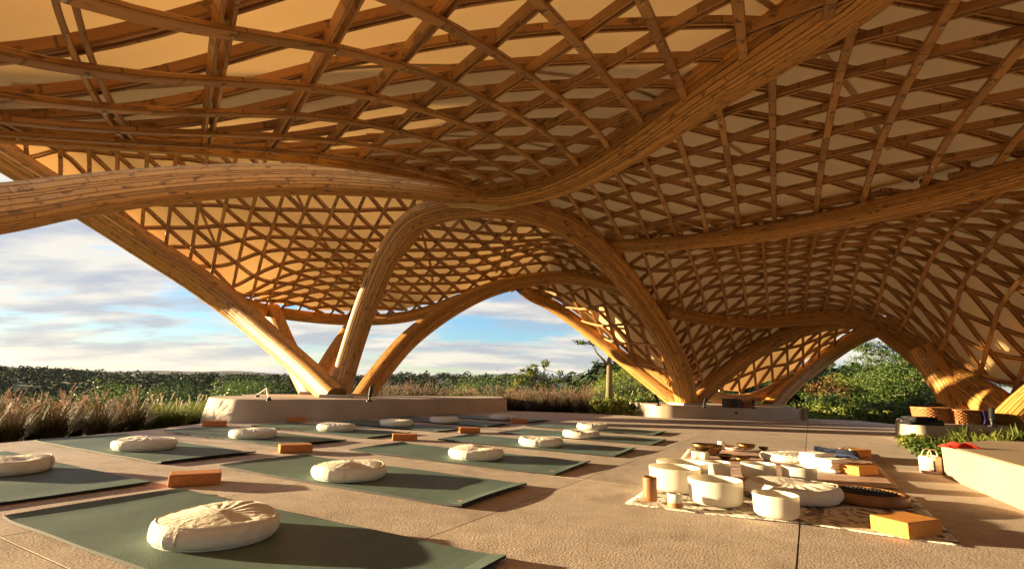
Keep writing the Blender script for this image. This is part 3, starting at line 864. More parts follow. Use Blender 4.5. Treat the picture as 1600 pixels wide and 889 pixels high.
# ------------------------------------------------------------------ yoga mats
TH = -0.5
MA = Vector((math.cos(TH), math.sin(TH), 0)); MB_ = Vector((-math.sin(TH), math.cos(TH), 0))
ML, MW = 1.80, 0.66


def mat_centre(px=None, py=None, corner=None, c=None):
    if c: return Vector((c[0], c[1], 0))
    p = G(px, py)
    return p - MA * (ML / 2) - MB_ * (MW / 2 if corner == 'right' else -MW / 2)


def mat_mesh(seed):
    rng = random.Random(seed)
    nx, ny, t = 30, 12, 0.009
    ph = [rng.uniform(0, 6.28) for _ in range(6)]
    V, F = [], []
    lift = rng.uniform(0.004, 0.016)
    for lay in (1, 0):
        for j in range(ny + 1):
            for i in range(nx + 1):
                x = (i / nx - .5) * ML; y = (j / ny - .5) * MW
                w = 0.0022 * (1 + math.sin(3.1 * x + ph[0]) * math.sin(5 * y + ph[1])) + 0.0012 * (1 + math.sin(11 * x + 4 * y + ph[2]))
                w += lift * max(0, (abs(x) - ML / 2 + 0.10) / 0.10) ** 2 * (0.5 + 0.5 * math.sin(4 * y + ph[3]))
                V.append((x, y, 0.002 + w + (t if lay else 0)))
    n = (nx + 1) * (ny + 1)
    idx = lambda l, i, j: l * n + j * (nx + 1) + i
    top = 0
    for j in range(ny):
        for i in range(nx):
            F.append((idx(0, i, j), idx(0, i + 1, j), idx(0, i + 1, j + 1), idx(0, i, j + 1))); top += 1
    for j in range(ny):
        for i in range(nx):
            F.append((idx(1, i, j), idx(1, i, j + 1), idx(1, i + 1, j + 1), idx(1, i + 1, j)))
    for i in range(nx):
        F.append((idx(0, i, 0), idx(1, i, 0), idx(1, i + 1, 0), idx(0, i + 1, 0))); F.append((idx(0, i + 1, ny), idx(1, i + 1, ny), idx(1, i, ny), idx(0, i, ny)))
    for j in range(ny):
        F.append((idx(0, 0, j + 1), idx(1, 0, j + 1), idx(1, 0, j), idx(0, 0, j))); F.append((idx(0, nx, j), idx(1, nx, j), idx(1, nx, j + 1), idx(0, nx, j + 1)))
    me = mesh("yoga_mat", V, F)
    me.materials.append(MATG); me.materials.append(MATU)
    mi = [0] * top + [1] * (len(F) - top); me.polygons.foreach_set("material_index", mi)
    return me


LOGO = plain("pink_print", (0.62, 0.36, 0.36), 0.7)


def logo_mesh():
    """Small rosette print at the corner of the mat."""
    bm = bmesh.new()
    for k in range(5):
        a = k * 2 * math.pi / 5
        c = bmesh.ops.create_circle(bm, cap_ends=True, radius=0.0075, segments=10)
        bmesh.ops.transform(bm, matrix=Matrix.Rotation(a, 4, 'Z') @ Matrix.Translation((0.011, 0, 0)) @ Matrix.Diagonal((1.5, .75, 1, 1)), verts=c["verts"])
        for v in c["verts"]: v.co.z += 0.0003 * k
    return bm_mesh("logo", bm)


LOGO_ME = logo_mesh(); LOGO_ME.materials.append(LOGO)
MAT_MESHES = [mat_mesh(k) for k in range(4)]
mats = [
    (dict(c=(-.94, 1.93)), "green yoga mat nearest the camera, running out of the bottom edge", 0),
    (dict(c=(-.83, 3.20)), "green yoga mat between the two frontmost cushions' rows, its rosette corner pointing right", 1),
    (dict(c=(-.32, 4.15)), "green yoga mat behind the one with the large central cushion", 2),
    (dict(px=235, py=757, corner='right'), "green yoga mat cut by the left edge of the picture", 3),
    (dict(c=(-2.81, 4.12)), "green yoga mat beside the left grasses at the terrace edge", 0),
    (dict(px=541, py=689.5, corner='right'), "green yoga mat on the left in front of the two farthest left blocks", 1),
    (dict(px=575, py=685.6, corner='front'), "green yoga mat just before the rounded nose of the long plinth", 2),
    (dict(px=683, py=675.5, corner='front'), "second green yoga mat along the face of the long plinth", 3),
    (dict(px=761, py=667.6, corner='front'), "third green yoga mat along the face of the long plinth", 0),
    (dict(px=858, py=658, corner='right'), "farthest green yoga mat, beside the right end of the long plinth", 1),
    (dict(c=(.26, 5.13)), "green yoga mat in the middle row left of the brass bowls, nearest of three", 2),
    (dict(c=(.84, 6.12)), "green yoga mat in the middle of three ending left of the brass bowls", 3),
    (dict(px=1023, py=681, corner='front'), "farthest of three green yoga mats ending left of the brass bowls", 0)]
MAT_C = []
for kw, lab, var in mats:
    c = mat_centre(**kw); MAT_C.append(c)
    o = link("yoga_mat", MAT_MESHES[var], None, None, c, TH, smooth=False)
    tag(o, lab, "yoga mat", "green yoga mats on the terrace")
    link("logo", LOGO_ME, None, o, (ML / 2 - .05, -MW / 2 + .07, 0.0185))


# ------------------------------------------------------------------ cushions
def cushion_mesh(seed, r=0.205, h=0.077):
    rng = np.random.RandomState(seed)
    n = 96
    prof = []
    for t in np.linspace(0, 1, 9): prof.append((r * 0.80 * t, 0.0))
    for a in np.linspace(-80, 80, 19):
        c, s_ = math.cos(R(a)), math.sin(R(a))
        prof.append((r * (0.80 + 0.20 * c ** 0.8), h * (0.45 + 0.45 * np.sign(s_) * abs(s_) ** 0.8)))
    for t in np.linspace(0.04, 1, 22): prof.append((r * 0.82 * (1 - t), h * (0.90 + 0.16 * math.sin(t * math.pi / 2))))
    prof = np.array(prof); m = len(prof)
    th = np.linspace(0, 2 * math.pi, n, endpoint=False)
    rr, tt = np.meshgrid(prof[:, 0], th, indexing='ij'); zz = np.repeat(prof[:, 1][:, None], n, 1)
    # gathered pleats on the top, vertical puckers on the side, slumped outline
    q = rr / r
    k1 = rng.randint(17, 23); ph = rng.uniform(0, 6.28, 12)
    pl = np.sin(k1 * tt + 1.3 * np.sin(3 * tt + ph[0])) * np.exp(-((q - 0.62) / 0.26) ** 2)
    pl += 0.7 * np.sin((k1 * 2 + 3) * tt + 2 * np.sin(2 * tt + ph[5])) * np.exp(-((q - 0.75) / 0.13) ** 2)
    up = sstep(h * .55, h * .98, zz)
    side = 0.55 + 0.45 * np.sin(tt + ph[9])
    zz = zz + up * 0.0024 * pl * side
    zz = zz + up * (0.007 * np.sin(2 * tt + ph[2]) * q + 0.004 * np.sin(3 * tt + ph[3]) * q ** 2 - 0.008 * np.exp(-((rr * np.cos(tt - ph[4]) - .05) / .05) ** 2) * sstep(.9, .6, q))
    mid = np.exp(-((zz / h - 0.5) / 0.35) ** 2)
    rr = rr * (1 + mid * (0.022 * np.sin(2 * tt + ph[6]) + 0.014 * np.sin(3 * tt + ph[7]) + 0.008 * np.sin(13 * tt + ph[8]) + 0.006 * np.sin(31 * tt + ph[1] + 2 * np.sin(2 * tt))))
    for _ in range(4):      # soft creases
        a0 = rng.uniform(0, 6.28); w = rng.uniform(.03, .06); dth = (tt - a0 + math.pi) % (2 * math.pi) - math.pi
        rr = rr - 0.006 * np.exp(-(dth / w) ** 2) * mid
    V = np.stack([rr * np.cos(tt), rr * np.sin(tt), np.maximum(zz, 0)], -1).reshape(-1, 3)
    F = []
    for j in range(m - 1):
        for i in range(n):
            k = (i + 1) % n; F.append((j * n + i, j * n + k, (j + 1) * n + k, (j + 1) * n + i))
    me = np_mesh("cover", V, np.array(F)); me.materials.append(COTTON)
    me.polygons.foreach_set("use_smooth", [True] * len(F))
    ring = lambda row, g: [Vector(V.reshape(m, n, 3)[row, i % n] * np.array([g, g, 1])) for i in range(n + 1)]
    pm = []
    for row in (11, 25):
        v, f, uv = tube(ring(row, 1.004), 0.0032, 6, False); pm.append((v, f))
    vv, ff = list(pm[0][0]), list(pm[0][1]); b = len(vv); vv += pm[1][0]; ff += [tuple(x + b for x in q_) for q_ in pm[1][1]]
    pme = mesh("piping", vv, ff); pme.materials.append(COTTON); pme.polygons.foreach_set("use_smooth", [True] * len(pme.polygons))
    # carrying handle / zip flap on the side
    S = V.reshape(m, n, 3); flap = []
    rows = list(range(12, 25, 2))
    vv = []; ff = []
    for a in range(5):
        for rw in rows: vv.append(S[rw, a] * np.array([1.02, 1.02, 1]))
    for a in range(4):
        for k in range(len(rows) - 1): ff.append((a * len(rows) + k, (a + 1) * len(rows) + k, (a + 1) * len(rows) + k + 1, a * len(rows) + k + 1))
    fme = mesh("side_flap", vv, ff); fme.materials.append(COTTON)
    return me, pme, fme


CUSH = [cushion_mesh(3), cushion_mesh(11), cushion_mesh(27)]


def cushion(px, py, label, var, rot, scale=1.0, z=0.016, sq=1.0):
    p = G(px, py, z); d = Vector((p.x, p.y, 0)).normalized() * (0.205 * scale * 0.93)
    o = empty("floor_cushion", (p.x + d.x, p.y + d.y, z), rot)
    o.scale = (scale, scale, scale * sq)
    tag(o, label, "cushion", "round cream floor cushions")
    for nm, me in zip(("cover", "piping", "side_flap"), CUSH[var]): link(nm, me, None, o)
    return o


cushions = [
    (334, 861, "large cream cushion nearest the camera, on the frontmost mat", 0, -1.9),
    (4, 744, "cream cushion cut off by the left edge of the picture", 1, 0.4),
    (544, 754, "cream cushion with a side flap, second nearest, left of centre", 2, -1.35),
    (224, 705, "cream cushion on the mat beside the left grasses", 1, 2.0),
    (394, 686, "cream cushion behind the orange block, in front of the plinth's rounded nose", 0, 0.9),
    (743, 720, "cream cushion in the centre of the terrace, alone on its mat", 1, -1.0),
    (525, 674.5, "cream cushion nearest the long plinth's front, first of the far row", 2, 0.3),
    (619, 666.5, "cream cushion in the far row, second from its left end", 0, 2.6),
    (694, 661, "cream cushion in the far row, third from its left end", 2, -1.5),
    (784, 656, "farthest cream cushion, shaded at the right end of the long plinth", 1, 1.2),
    (845, 699, "cream cushion right of the centre one, nearest of three in a line", 0, -0.6),
    (908, 685, "middle cream cushion of three in a line, overlapping the farthest", 1, 3.0),
    (925, 672, "farthest cream cushion of three in a line, half hidden by the next", 2, 0.7)]
for px, py, lab, var, rot in cushions: cushion(px, py, lab, var, rot)


# ------------------------------------------------------------------ foam blocks
def block_mesh(L, Wd, H, ch=0.006):
    bm = bmesh.new(); box_bm(bm, 0, 0, H / 2, L, Wd, H, 0, ch); return bm_mesh("yoga_block", bm)


BLK = block_mesh(.235, .13, .06); BLK.materials.append(CORK)
BLK2 = block_mesh(.225, .15, .062); BLK2.materials.append(CORK2)
blocks = [
    (BLK, 304, 756, .52, "orange foam block lying between the frontmost mat and the left edge mat"),
    (BLK, 461, 706, .52, "orange foam block left of the centre, pointing at the second nearest mat"),
    (BLK, 335, 665.5, .42, "orange foam block farthest left, by the grasses and plinth nose"),
    (BLK, 463, 659, .42, "orange foam block against the shaded foot of the long plinth"),
    (BLK, 632, 687.5, .25, "orange foam block between the far row and the centre cushion"),
    (BLK, 733, 676, .25, "orange foam block in the far row, behind the centre cushion"),
    (BLK, 810, 661, .25, "small looking orange foam block beside the farthest cushion"),
    (BLK2, 1417, 834, .40, "big amber foam block at the front corner of the patterned blanket")]
for me, px, py, th, lab in blocks:
    p = G(px, py); tag(link("yoga_block", me, None, None, (p.x, p.y, 0.006 if me is BLK2 else 0.001), th), lab, "yoga block", "foam yoga blocks")


# ------------------------------------------------------------------ blankets
def blanket_mat(name, cols, scale, stretch):
    m, n, l, b = new_mat(name)
    tc = n.new("ShaderNodeTexCoord"); mp = n.new("ShaderNodeMapping"); l.new(tc.outputs["Object"], mp.inputs[0]); mp.inputs["Scale"].default_value = stretch; mp.inputs["Rotation"].default_value = (0, 0, .5)
    t = n.new("ShaderNodeTexNoise"); t.inputs["Scale"].default_value = scale; t.inputs["Detail"].default_value = 4; t.inputs["Distortion"].default_value = 1.6; t.inputs["Roughness"].default_value = 0.55
    l.new(mp.outputs[0], t.inputs["Vector"])
    r = ramp(n, cols); l.new(t.outputs["Fac"], r.inputs[0]); l.new(r.outputs[0], b.inputs["Base Color"]); b.inputs["Roughness"].default_value = 0.95; b.inputs["Specular IOR Level"].default_value = 0.1
    t2 = n.new("ShaderNodeTexNoise"); t2.inputs["Scale"].default_value = 180; l.new(tc.outputs["Object"], t2.inputs["Vector"])
    bp = n.new("ShaderNodeBump"); bp.inputs["Strength"].default_value = 0.5; bp.inputs["Distance"].default_value = 0.004; l.new(t2.outputs["Fac"], bp.inputs["Height"]); l.new(bp.outputs[0], b.inputs["Normal"])
    return m


MARBLE = blanket_mat("leaf_print_cotton", [(0.34, (0.10, 0.085, 0.075)), (0.45, (0.30, 0.26, 0.22)), (0.49, (0.72, 0.66, 0.57)), (0.58, (0.80, 0.75, 0.66)), (0.63, (0.20, 0.17, 0.15)), (0.67, (0.66, 0.58, 0.46))], 6.0, (1.6, 1.0, 1))
STRIPE = blanket_mat("striped_rug", [(0.36, (0.12, 0.12, 0.17)), (0.44, (0.55, 0.38, 0.30)), (0.52, (0.46, 0.22, 0.15)), (0.58, (0.66, 0.56, 0.47)), (0.68, (0.30, 0.36, 0.42))], 5.5, (.35, 3.2, 1))


def cloth_quad(name, corners, mat, label, z0, seed, nx=46, ny=46, amp=0.004, cat="blanket", th=0.004):
    rng = np.random.RandomState(seed); ph = rng.uniform(0, 6.28, 8)
    A, B, C, D = [np.array([c.x, c.y]) for c in corners]
    u, v = np.meshgrid(np.linspace(0, 1, nx), np.linspace(0, 1, ny), indexing='ij')
    u2 = u + 0.012 * np.sin(9 * v + ph[0]) * (1 - np.abs(2 * u - 1)); v2 = v + 0.012 * np.sin(8 * u + ph[1])
    P = A * ((1 - u2) * (1 - v2))[..., None] + B * (u2 * (1 - v2))[..., None] + C * (u2 * v2)[..., None] + D * ((1 - u2) * v2)[..., None]
    Z = z0 + th + amp * (1 + np.sin(7 * u + 3 * v + ph[2]) * np.sin(5 * v + ph[3])) * 0.5 + amp * 1.6 * np.clip(np.sin(13 * v + 6 * u + ph[4]), 0.55, 1) - amp * .88
    cen = P.reshape(-1, 2).mean(0)
    top = np.column_stack([P.reshape(-1, 2) - cen, Z.ravel()]); bot = top.copy(); bot[:, 2] -= th
    V = np.vstack([top, bot]); n = nx * ny
    F = []
    for i in range(nx - 1):
        for j in range(ny - 1):
            a, b_, c, d = i * ny + j, (i + 1) * ny + j, (i + 1) * ny + j + 1, i * ny + j + 1
            F.append((a, b_, c, d)); F.append((n + a, n + d, n + c, n + b_))
    for i in range(nx - 1):
        for j in (0, ny - 1):
            a, b_ = i * ny + j, (i + 1) * ny + j; F.append((a, n + a, n + b_, b_) if j == 0 else (b_, n + b_, n + a, a))
    for j in range(ny - 1):
        for i in (0, nx - 1):
            a, b_ = i * ny + j, i * ny + j + 1; F.append((b_, n + b_, n + a, a) if i == 0 else (a, n + a, n + b_, b_))
    o = link(name, np_mesh(name, V, np.array(F)), mat, None, (cen[0], cen[1], 0), smooth=True)
    return tag(o, label, cat)


cloth_quad("patterned_blanket", [G(977, 787), G(1503, 853), G(1425, 775), G(1055, 738)], MARBLE, "grey and cream leaf print blanket spread under the white bowls", 0.001, 4)
cloth_quad("striped_rug", [G(1040, 752), G(1405, 764), G(1352, 708), G(1075, 704)], STRIPE, "striped reddish rug behind the white bowls", 0.0085, 9, amp=0.003)
BZ = 0.016      # height of things standing on the blankets


# ------------------------------------------------------------------ crystal bowls
def bowl_prof(r, h, t=0.006, taper=0.97):
    out = [(0.001, 0)] + [(r * 0.62, 0.0)] + [(r * (0.62 + 0.35 * math.sin(R(a))), h * 0.22 * (1 - math.cos(R(a)))) for a in (20, 40, 60, 80)]
    out += [(r * 0.975, h * 0.35), (r * 0.985, h * 0.6), (r, h * 0.97), (r - t * .25, h), (r - t * .75, h), (r - t, h * 0.97)]
    out += [(r * 0.985 - t, h * 0.6), (r * 0.97 - t, h * 0.35), (r * .92 - t, h * .2), (r * 0.6, t + 0.002), (0.001, t + 0.001)]
    return out


bowls = [
    (1055, 771, 82, .125, "white crystal bowl at the left front beside the bamboo tube"),
    (1067, 757, 82, .118, "white crystal bowl half hidden behind the left front one"),
    (1119, 793, 85, .118, "widest white crystal bowl in the front row centre"),
    (1120, 748, 44, .098, "white crystal bowl just in front of the small brass bowls"),
    (1186, 751, 54, .098, "white crystal bowl standing behind the crumpled blanket cushion, left of two"),
    (1250, 756, 52, .098, "white crystal bowl closest to the folded towels"),
    (1214, 812, 69, .098, "white crystal bowl nearest the camera at the blanket's front edge")]
for px, py, w, h, lab in bowls:
    p = G(px, py, BZ); r = w / 2 * (p.y + .10) / FPX * 0.90
    d = Vector((p.x, p.y, 0)).normalized() * (r * 0.75)
    v, f = lathe(bowl_prof(r, h), 56)
    o = link("crystal_bowl", mesh("crystal_bowl", v, f), FROST, None, (p.x + d.x, p.y + d.y, BZ), smooth=True)
    tag(o, lab, "bowl", "white crystal singing bowls")

cushion(1240, 788, "crumpled cream cushion lying among the bowls on the patterned blanket", 0, 2.2, 1.12, BZ + .002, 0.95)
cushion(1231, 723.5, "flat cream cushion on the striped rug left of the towels", 1, 0.2, 1.02, BZ + .002, 0.8)


# ------------------------------------------------------------------ drum
def drum():
    p = G(1355, 790, BZ); c = Vector((p.x, p.y, 0)).normalized() * .17
    r, h = .190, .046
    o = empty("hand_drum", (p.x + c.x, p.y + c.y, BZ), .3); tag(o, "low round brown drum with a dark beaded head beside the crumpled cushion", "drum")
    v, f = lathe([(0.01, 0), (r * .97, 0), (r, .006), (r * 1.005, h * .5), (r, h * .93), (r * .985, h), (r * .82, h * 1.02), (r * .80, h * .97), (r * .795, h * .86), (.002, h * .86)], 72)
    link("frame", mesh("frame", v, f), plain("drum_wood", (0.30, 0.13, 0.035), 0.45, noise=0.25, nscale=10), o, smooth=True)
    v, f = lathe([(0.001, h * .90), (r * .79, h * .90)], 60)
    link("drum_head", mesh("drum_head", v, f[:-1] if len(f[-1]) > 4 else f), plain("drum_head", (0.10, 0.085, 0.05), 0.6, noise=.3, nscale=25), o)
    bead = plain("dark_bead", (0.012, 0.010, 0.008), 0.35)
    for k in range(-3, 4):
        bm = bmesh.new(); x = k * .043
        half = math.sqrt(max(0, (r * .76) ** 2 - x * x)); nb = int(2 * half / .021)
        for j in range(nb + 1):
            for sx in (-.007, .007):
                s_ = bmesh.ops.create_icosphere(bm, subdivisions=1, radius=.0062)
                bmesh.ops.translate(bm, verts=s_["verts"], vec=(x + sx, -half + 2 * half * j / max(1, nb), h * .92))
        link("bead_row", bm_mesh("bead_row", bm), bead, o)


drum()


# ------------------------------------------------------------------ small things on the blankets
def turned(name, prof, mat, px, py, label, cat, z=BZ, n=32, group=None, smooth=True):
    p = G(px, py, z); r = max(a for a, b in prof); d = Vector((p.x, p.y, 0)).normalized() * r * .8
    v, f = lathe(prof, n)
    o = link(name, mesh(name, v, f), mat, None, (p.x + d.x, p.y + d.y, z), smooth=smooth)
    return tag(o, label, cat, group)


def metal_bowl(px, py, r, h, label, z=BZ):
    pr = [(0.001, 0), (r * .4, 0), (r * .7, h * .22), (r * .9, h * .55), (r, h), (r * .97, h * 1.01), (r * .86, h * .56), (r * .66, h * .26), (r * .3, h * .08), (.001, h * .07)]
    return turned("brass_bowl", pr, BRASS, px, py, label, "bowl", z, 36, "brass singing bowls")


metal_bowl(1108, 712, .115, .085, "largest dark brass bowl behind the white candles")
metal_bowl(1098, 706, .085, .06, "tilted brass bowl left of the largest brass bowl", BZ + .05)
metal_bowl(1133, 718, .06, .038, "small brass bowl in front of the largest brass bowl")
metal_bowl(1160, 723, .058, .036, "small brass bowl nearest the striped rug's front, with bright rim")
metal_bowl(1166, 703, .085, .05, "wide dark brass bowl behind the white shell dish")
metal_bowl(1193, 703.5, .045, .03, "small black bowl between the brass bowls and the flat cushion")


def candle(px, py, r, h, label, z=BZ, base=None):
    p = G(px, py, z); d = Vector((p.x, p.y, 0)).normalized() * r
    o = empty("candle", (p.x + d.x, p.y + d.y, z)); tag(o, label, "candle", "white pillar candles")
    b0 = 0
    if base:
        v, f = lathe([(.001, 0), (r * 1.02, 0), (r * 1.02, base), (.001, base)], 28); link("wooden_base", mesh("wooden_base", v, f), WOOD, o, smooth=False); b0 = base
    v, f = lathe([(.001, b0), (r, b0), (r, b0 + h - .003), (r * .93, b0 + h), (r * .6, b0 + h - .006), (.001, b0 + h - .007)], 28)
    link("wax_body", mesh("wax_body", v, f), WAX, o, smooth=True)
    v, f, uv = tube([(0, 0, b0 + h - .01), (0.001, 0, b0 + h + .006), (.003, 0, b0 + h + .014)], .0012, 5); link("wick", mesh("wick", v, f), BLACK, o)


candle(1055, 794, .035, .040, "white candle on a round wooden base beside the bamboo tube", base=.022)
candle(1088, 716, .036, .055, "left one of two white candles standing before the brass bowls")
candle(1101, 718, .038, .055, "right one of two white candles standing before the brass bowls")
candle(1127, 698, .033, .05, "white candle standing on the wooden tray at the back", BZ + .03)
p = G(1127, 700, BZ); bm = bmesh.new(); box_bm(bm, 0, 0, .014, .26, .12, .028, 0, .004)
tag(link("wooden_tray", bm_mesh("wooden_tray", bm), WOOD, None, (p.x, p.y + .05, BZ), .1), "low wooden tray holding a candle behind the brass bowls", "tray")

turned("bamboo_tube", [(0.001, 0), (.034, 0), (.035, .02), (.0335, .06), (.035, .1), (.034, .112), (.027, .112), (.026, .02), (.001, .02)], plain("brown_bamboo", (0.30, 0.13, 0.05), .45, noise=.3, nscale=12), 1016, 783, "upright brown bamboo tube at the blanket's left corner", "tube")
turned("shell_dish", [(0.001, 0), (.04, 0), (.075, .014), (.085, .028), (.08, .028), (.04, .012), (.001, .01)], plain("pearl", (0.72, 0.62, 0.48), .3, noise=.2, nscale=20), 1147, 705, "pale shell dish between the brass bowls", "dish")


def towel_mesh(seed, L=.20, Wd=.14, H=.024):
    rng = random.Random(seed)
    bm = bmesh.new(); box_bm(bm, 0, 0, H / 2, L, Wd, H)
    bmesh.ops.subdivide_edges(bm, edges=bm.edges[:], cuts=5, use_grid_fill=True)
    for v in bm.verts:
        x, y, z = v.co
        e = 1 - 0.18 * (abs(z / H - .5) * 2) ** 4
        v.co.x = x * (e if abs(x) > L * .4 else 1) + rng.uniform(-.0015, .0015); v.co.y = y * (e if abs(y) > Wd * .4 else 1) + rng.uniform(-.002, .002)
        v.co.z = max(0, z + (.0022 * math.sin(40 * x + seed) + rng.uniform(-.001, .001)) * (z / H))
    me = bm_mesh("folded_towel", bm); me.materials.append(TOWEL); me.polygons.foreach_set("use_smooth", [True] * len(me.polygons)); return me


TW = [towel_mesh(k) for k in range(3)]
for j, (px, py, nst, nm) in enumerate([(1283, 733, 5, "left"), (1309, 738, 4, "middle"), (1337, 734, 3, "right")]):
    p = G(px, py, BZ); 
    for k in range(nst):
        o = link("folded_towel", TW[(j + k) % 3], None, None, (p.x + .01 * math.sin(k * 2 + j), p.y + .05, BZ + k * .0225), .35 + .12 * math.sin(3 * k + j))
        which = "topmost" if k == nst - 1 else ("lowest" if k == 0 else ["", "second lowest", "third lowest", "fourth lowest"][k])
        tag(o, "%s white folded towel of the %s pile by the amber block" % (which, nm), "towel", "white folded towels in three piles")
for px, py, th, lab in ((1350, 742, .45, "amber foam block in front of the white towels"), (1343, 713.5, .3, "amber foam block behind the small bottles at the rug's far corner")):
    p = G(px, py, BZ); tag(link("yoga_block", BLK2, None, None, (p.x, p.y + .06, BZ), th), lab, "yoga block", "foam yoga blocks")
cloth_quad("navy_shawl", [G(1272, 716), G(1345, 724), G(1335, 713), G(1272, 708)], NAVY, "dark navy shawl bunched behind the white towels", BZ + .002, 5, 24, 16, .03, "shawl", .02)
for px, py, hh, lab in ((1330, 715, .075, "small white bottle with a round stopper before the rear amber block"), (1336, 716.5, .05, "small brown bottle beside the white stoppered bottle")):
    turned("oil_bottle", [(.001, 0), (.02, 0), (.021, hh * .5), (.018, hh * .6), (.008, hh * .7), (.008, hh * .78), (.014, hh * .84), (.014, hh * .95), (.001, hh)], plain("bottle_%d" % px, (0.75, .7, .6) if hh > .06 else (0.25, .12, .07), .3), px, py, lab, "bottle", n=20)


# ------------------------------------------------------------------ canister lantern by the planting bed
def lantern():
    p = G(1466, 741); o = empty("lantern", (p.x, p.y + .06, 0), .4); tag(o, "pale canister lantern with a wire handle by the bench end", "lantern")
    cream = plain("cream_enamel", (0.72, .58, .45), .4); band = plain("dusty_pink_band", (0.55, .38, .32), .5)
    v, f = lathe([(.001, 0), (.068, 0), (.072, .006), (.072, .05)], 36); link("lower_body", mesh("lower_body", v, f), band, o, smooth=True)
    v, f = lathe([(.072, .05), (.0725, .11), (.066, .122), (.05, .128), (.045, .128), (.045, .115), (.001, .112)], 36); link("upper_body", mesh("upper_body", v, f), cream, o, smooth=True)
    for s_ in (-1, 1):
        P = [(s_ * .066 * math.cos(R(a)), 0.02 * s_, .115 + .06 * math.sin(R(a))) for a in range(0, 181, 15)]
        v, f, uv = tube(P, .004, 6); link("handle", mesh("handle", v, f), cream, o)
    bm = bmesh.new(); box_bm(bm, -.05, -.052, .06, .012, .006, .075, -.75, .002); link("clip", bm_mesh("clip", bm), BLACK, o)
    v, f, uv = tube([(.078, -.02, .0), (.08, -.02, .12), (.075, -.01, .15)], .006, 8); link("rod", mesh("rod", v, f), BLACK, o)


lantern()
# red cloth on the bench
def red_cloth():
    rng = np.random.RandomState(8)
    nx, ny = 26, 12; L, Wd = .24, .10
    V = []
    for i in range(nx):
        for j in range(ny):
            u, v_ = i / (nx - 1), j / (ny - 1)
            e = math.sin(math.pi * u) ** .4 * math.sin(math.pi * v_) ** .5
            z = e * (.022 + .010 * math.sin(17 * u + 3 * v_) + .008 * math.sin(9 * v_ + 23 * u) + .004 * rng.rand())
            V.append(((u - .5) * L, (v_ - .5) * Wd * (1 + .25 * math.sin(7 * u)), z))
    F = [(i * ny + j, (i + 1) * ny + j, (i + 1) * ny + j + 1, i * ny + j + 1) for i in range(nx - 1) for j in range(ny - 1)]
    p = G(1500, 699, .226)
    tag(link("red_cloth", mesh("red_cloth", V, F), RED, None, (p.x, p.y, .2265), -.15, smooth=True), "crumpled red cloth lying on the bench corner", "cloth")


red_cloth()


# ------------------------------------------------------------------ things on the third plinth
P3Z = 0.236


def basket(px, py, L, Wd, H, label, rot):
    p = W(px, py, 1.0)
    g = G(px, py, P3Z); o = empty("wicker_basket", (g.x, g.y + Wd / 2, P3Z), rot); tag(o, label, "basket", "wicker baskets on the right plinth")
    rows = int(H / .018)
    vv, ff = [], []
    for k in range(rows):
        z = (k + .5) * H / rows; fl = 1 + .06 * z / H
        P = []
        n = 56
        for i in range(n + 1):
            a = 2 * math.pi * i / n; e = 4.0
            rr = (abs(math.cos(a)) ** e + abs(math.sin(a)) ** e) ** (-1 / e)
            wv = .004 * (1 if (i + k) % 2 else -1)
            P.append(((L / 2 * fl + wv) * rr * math.cos(a), (Wd / 2 * fl + wv) * rr * math.sin(a), z + .006 * math.sin(3 * a)))
        v, f, uv = tube(P, H / rows * .56, 5, False); b = len(vv); vv += v; ff += [tuple(x + b for x in q) for q in f]
    link("woven_body", mesh("woven_body", vv, ff), WICKER, o)
    P = [(L / 2 * 1.08 * c, Wd / 2 * 1.08 * s_, H + .004) for c, s_ in ((math.copysign(abs(math.cos(t)) ** .5, math.cos(t)), math.copysign(abs(math.sin(t)) ** .5, math.sin(t))) for t in np.linspace(0, 2 * math.pi, 50))]
    v, f, uv = tube(P, .012, 6, False); link("rim", mesh("rim", v, f), WICKER, o)
    bm = bmesh.new(); box_bm(bm, 0, 0, .02, L * .94, Wd * .94, .03, 0); link("bottom", bm_mesh("bottom", bm), WICKER, o)


basket(1473, 661, .40, .30, .185, "left wicker basket behind the black folded bags", .1)
basket(1520, 663, .36, .28, .17, "right wicker basket next to the purple bag", -.05)
for k, (px, py, L, H, lab) in enumerate([(1452, 664.5, .40, .035, "lowest black folded bag on the right plinth"), (1450, 660, .36, .03, "middle black folded bag on the right plinth"), (1455, 657, .30, .03, "topmost black folded bag on the right plinth")]):
    g = G(1452, 665, P3Z)
    bm = bmesh.new(); box_bm(bm, 0, 0, H / 2, L, .2, H, 0, .012); bmesh.ops.subdivide_edges(bm, edges=bm.edges[:], cuts=2, use_grid_fill=True)
    rng = random.Random(k)
    for v in bm.verts: v.co += Vector((rng.uniform(-.006, .006), rng.uniform(-.006, .006), rng.uniform(-.004, .004) if v.co.z > .01 else 0))
    tag(link("folded_bag", bm_mesh("folded_bag", bm), BLACK, None, (g.x + .02 * math.sin(2 * k), g.y + .12, P3Z + .001 + sum([.036, .031][:k])), .08 * k), lab, "bag", "black folded bags")
g = G(1502, 637, P3Z + .17)
v, f = lathe([(.14, 0), (.138, .02), (.115, .05), (.06, .068), (.001, .072)], 36)
g2 = G(1500, 660, P3Z)
tag(link("black_dome", mesh("black_dome", v, f), plain("dark_grey_shell", (.05, .05, .045), .4), None, (g2.x + .05, g2.y + .45, P3Z + .19), 0, smooth=True), "dark domed lid on a pale box behind the baskets", "lid")
bm = bmesh.new(); box_bm(bm, 0, 0, .095, .5, .22, .185, 0, .006)
tag(link("pale_box", bm_mesh("pale_box", bm), plain("pale_card", (.55, .5, .42), .7), None, (g2.x + .12, g2.y + .45, P3Z + .001), .05), "pale box under the dark domed lid behind the baskets", "box")
bm = bmesh.new(); box_bm(bm, 0, 0, .09, .14, .12, .18, 0, .03); bmesh.ops.subdivide_edges(bm, edges=bm.edges[:], cuts=2, use_grid_fill=True)
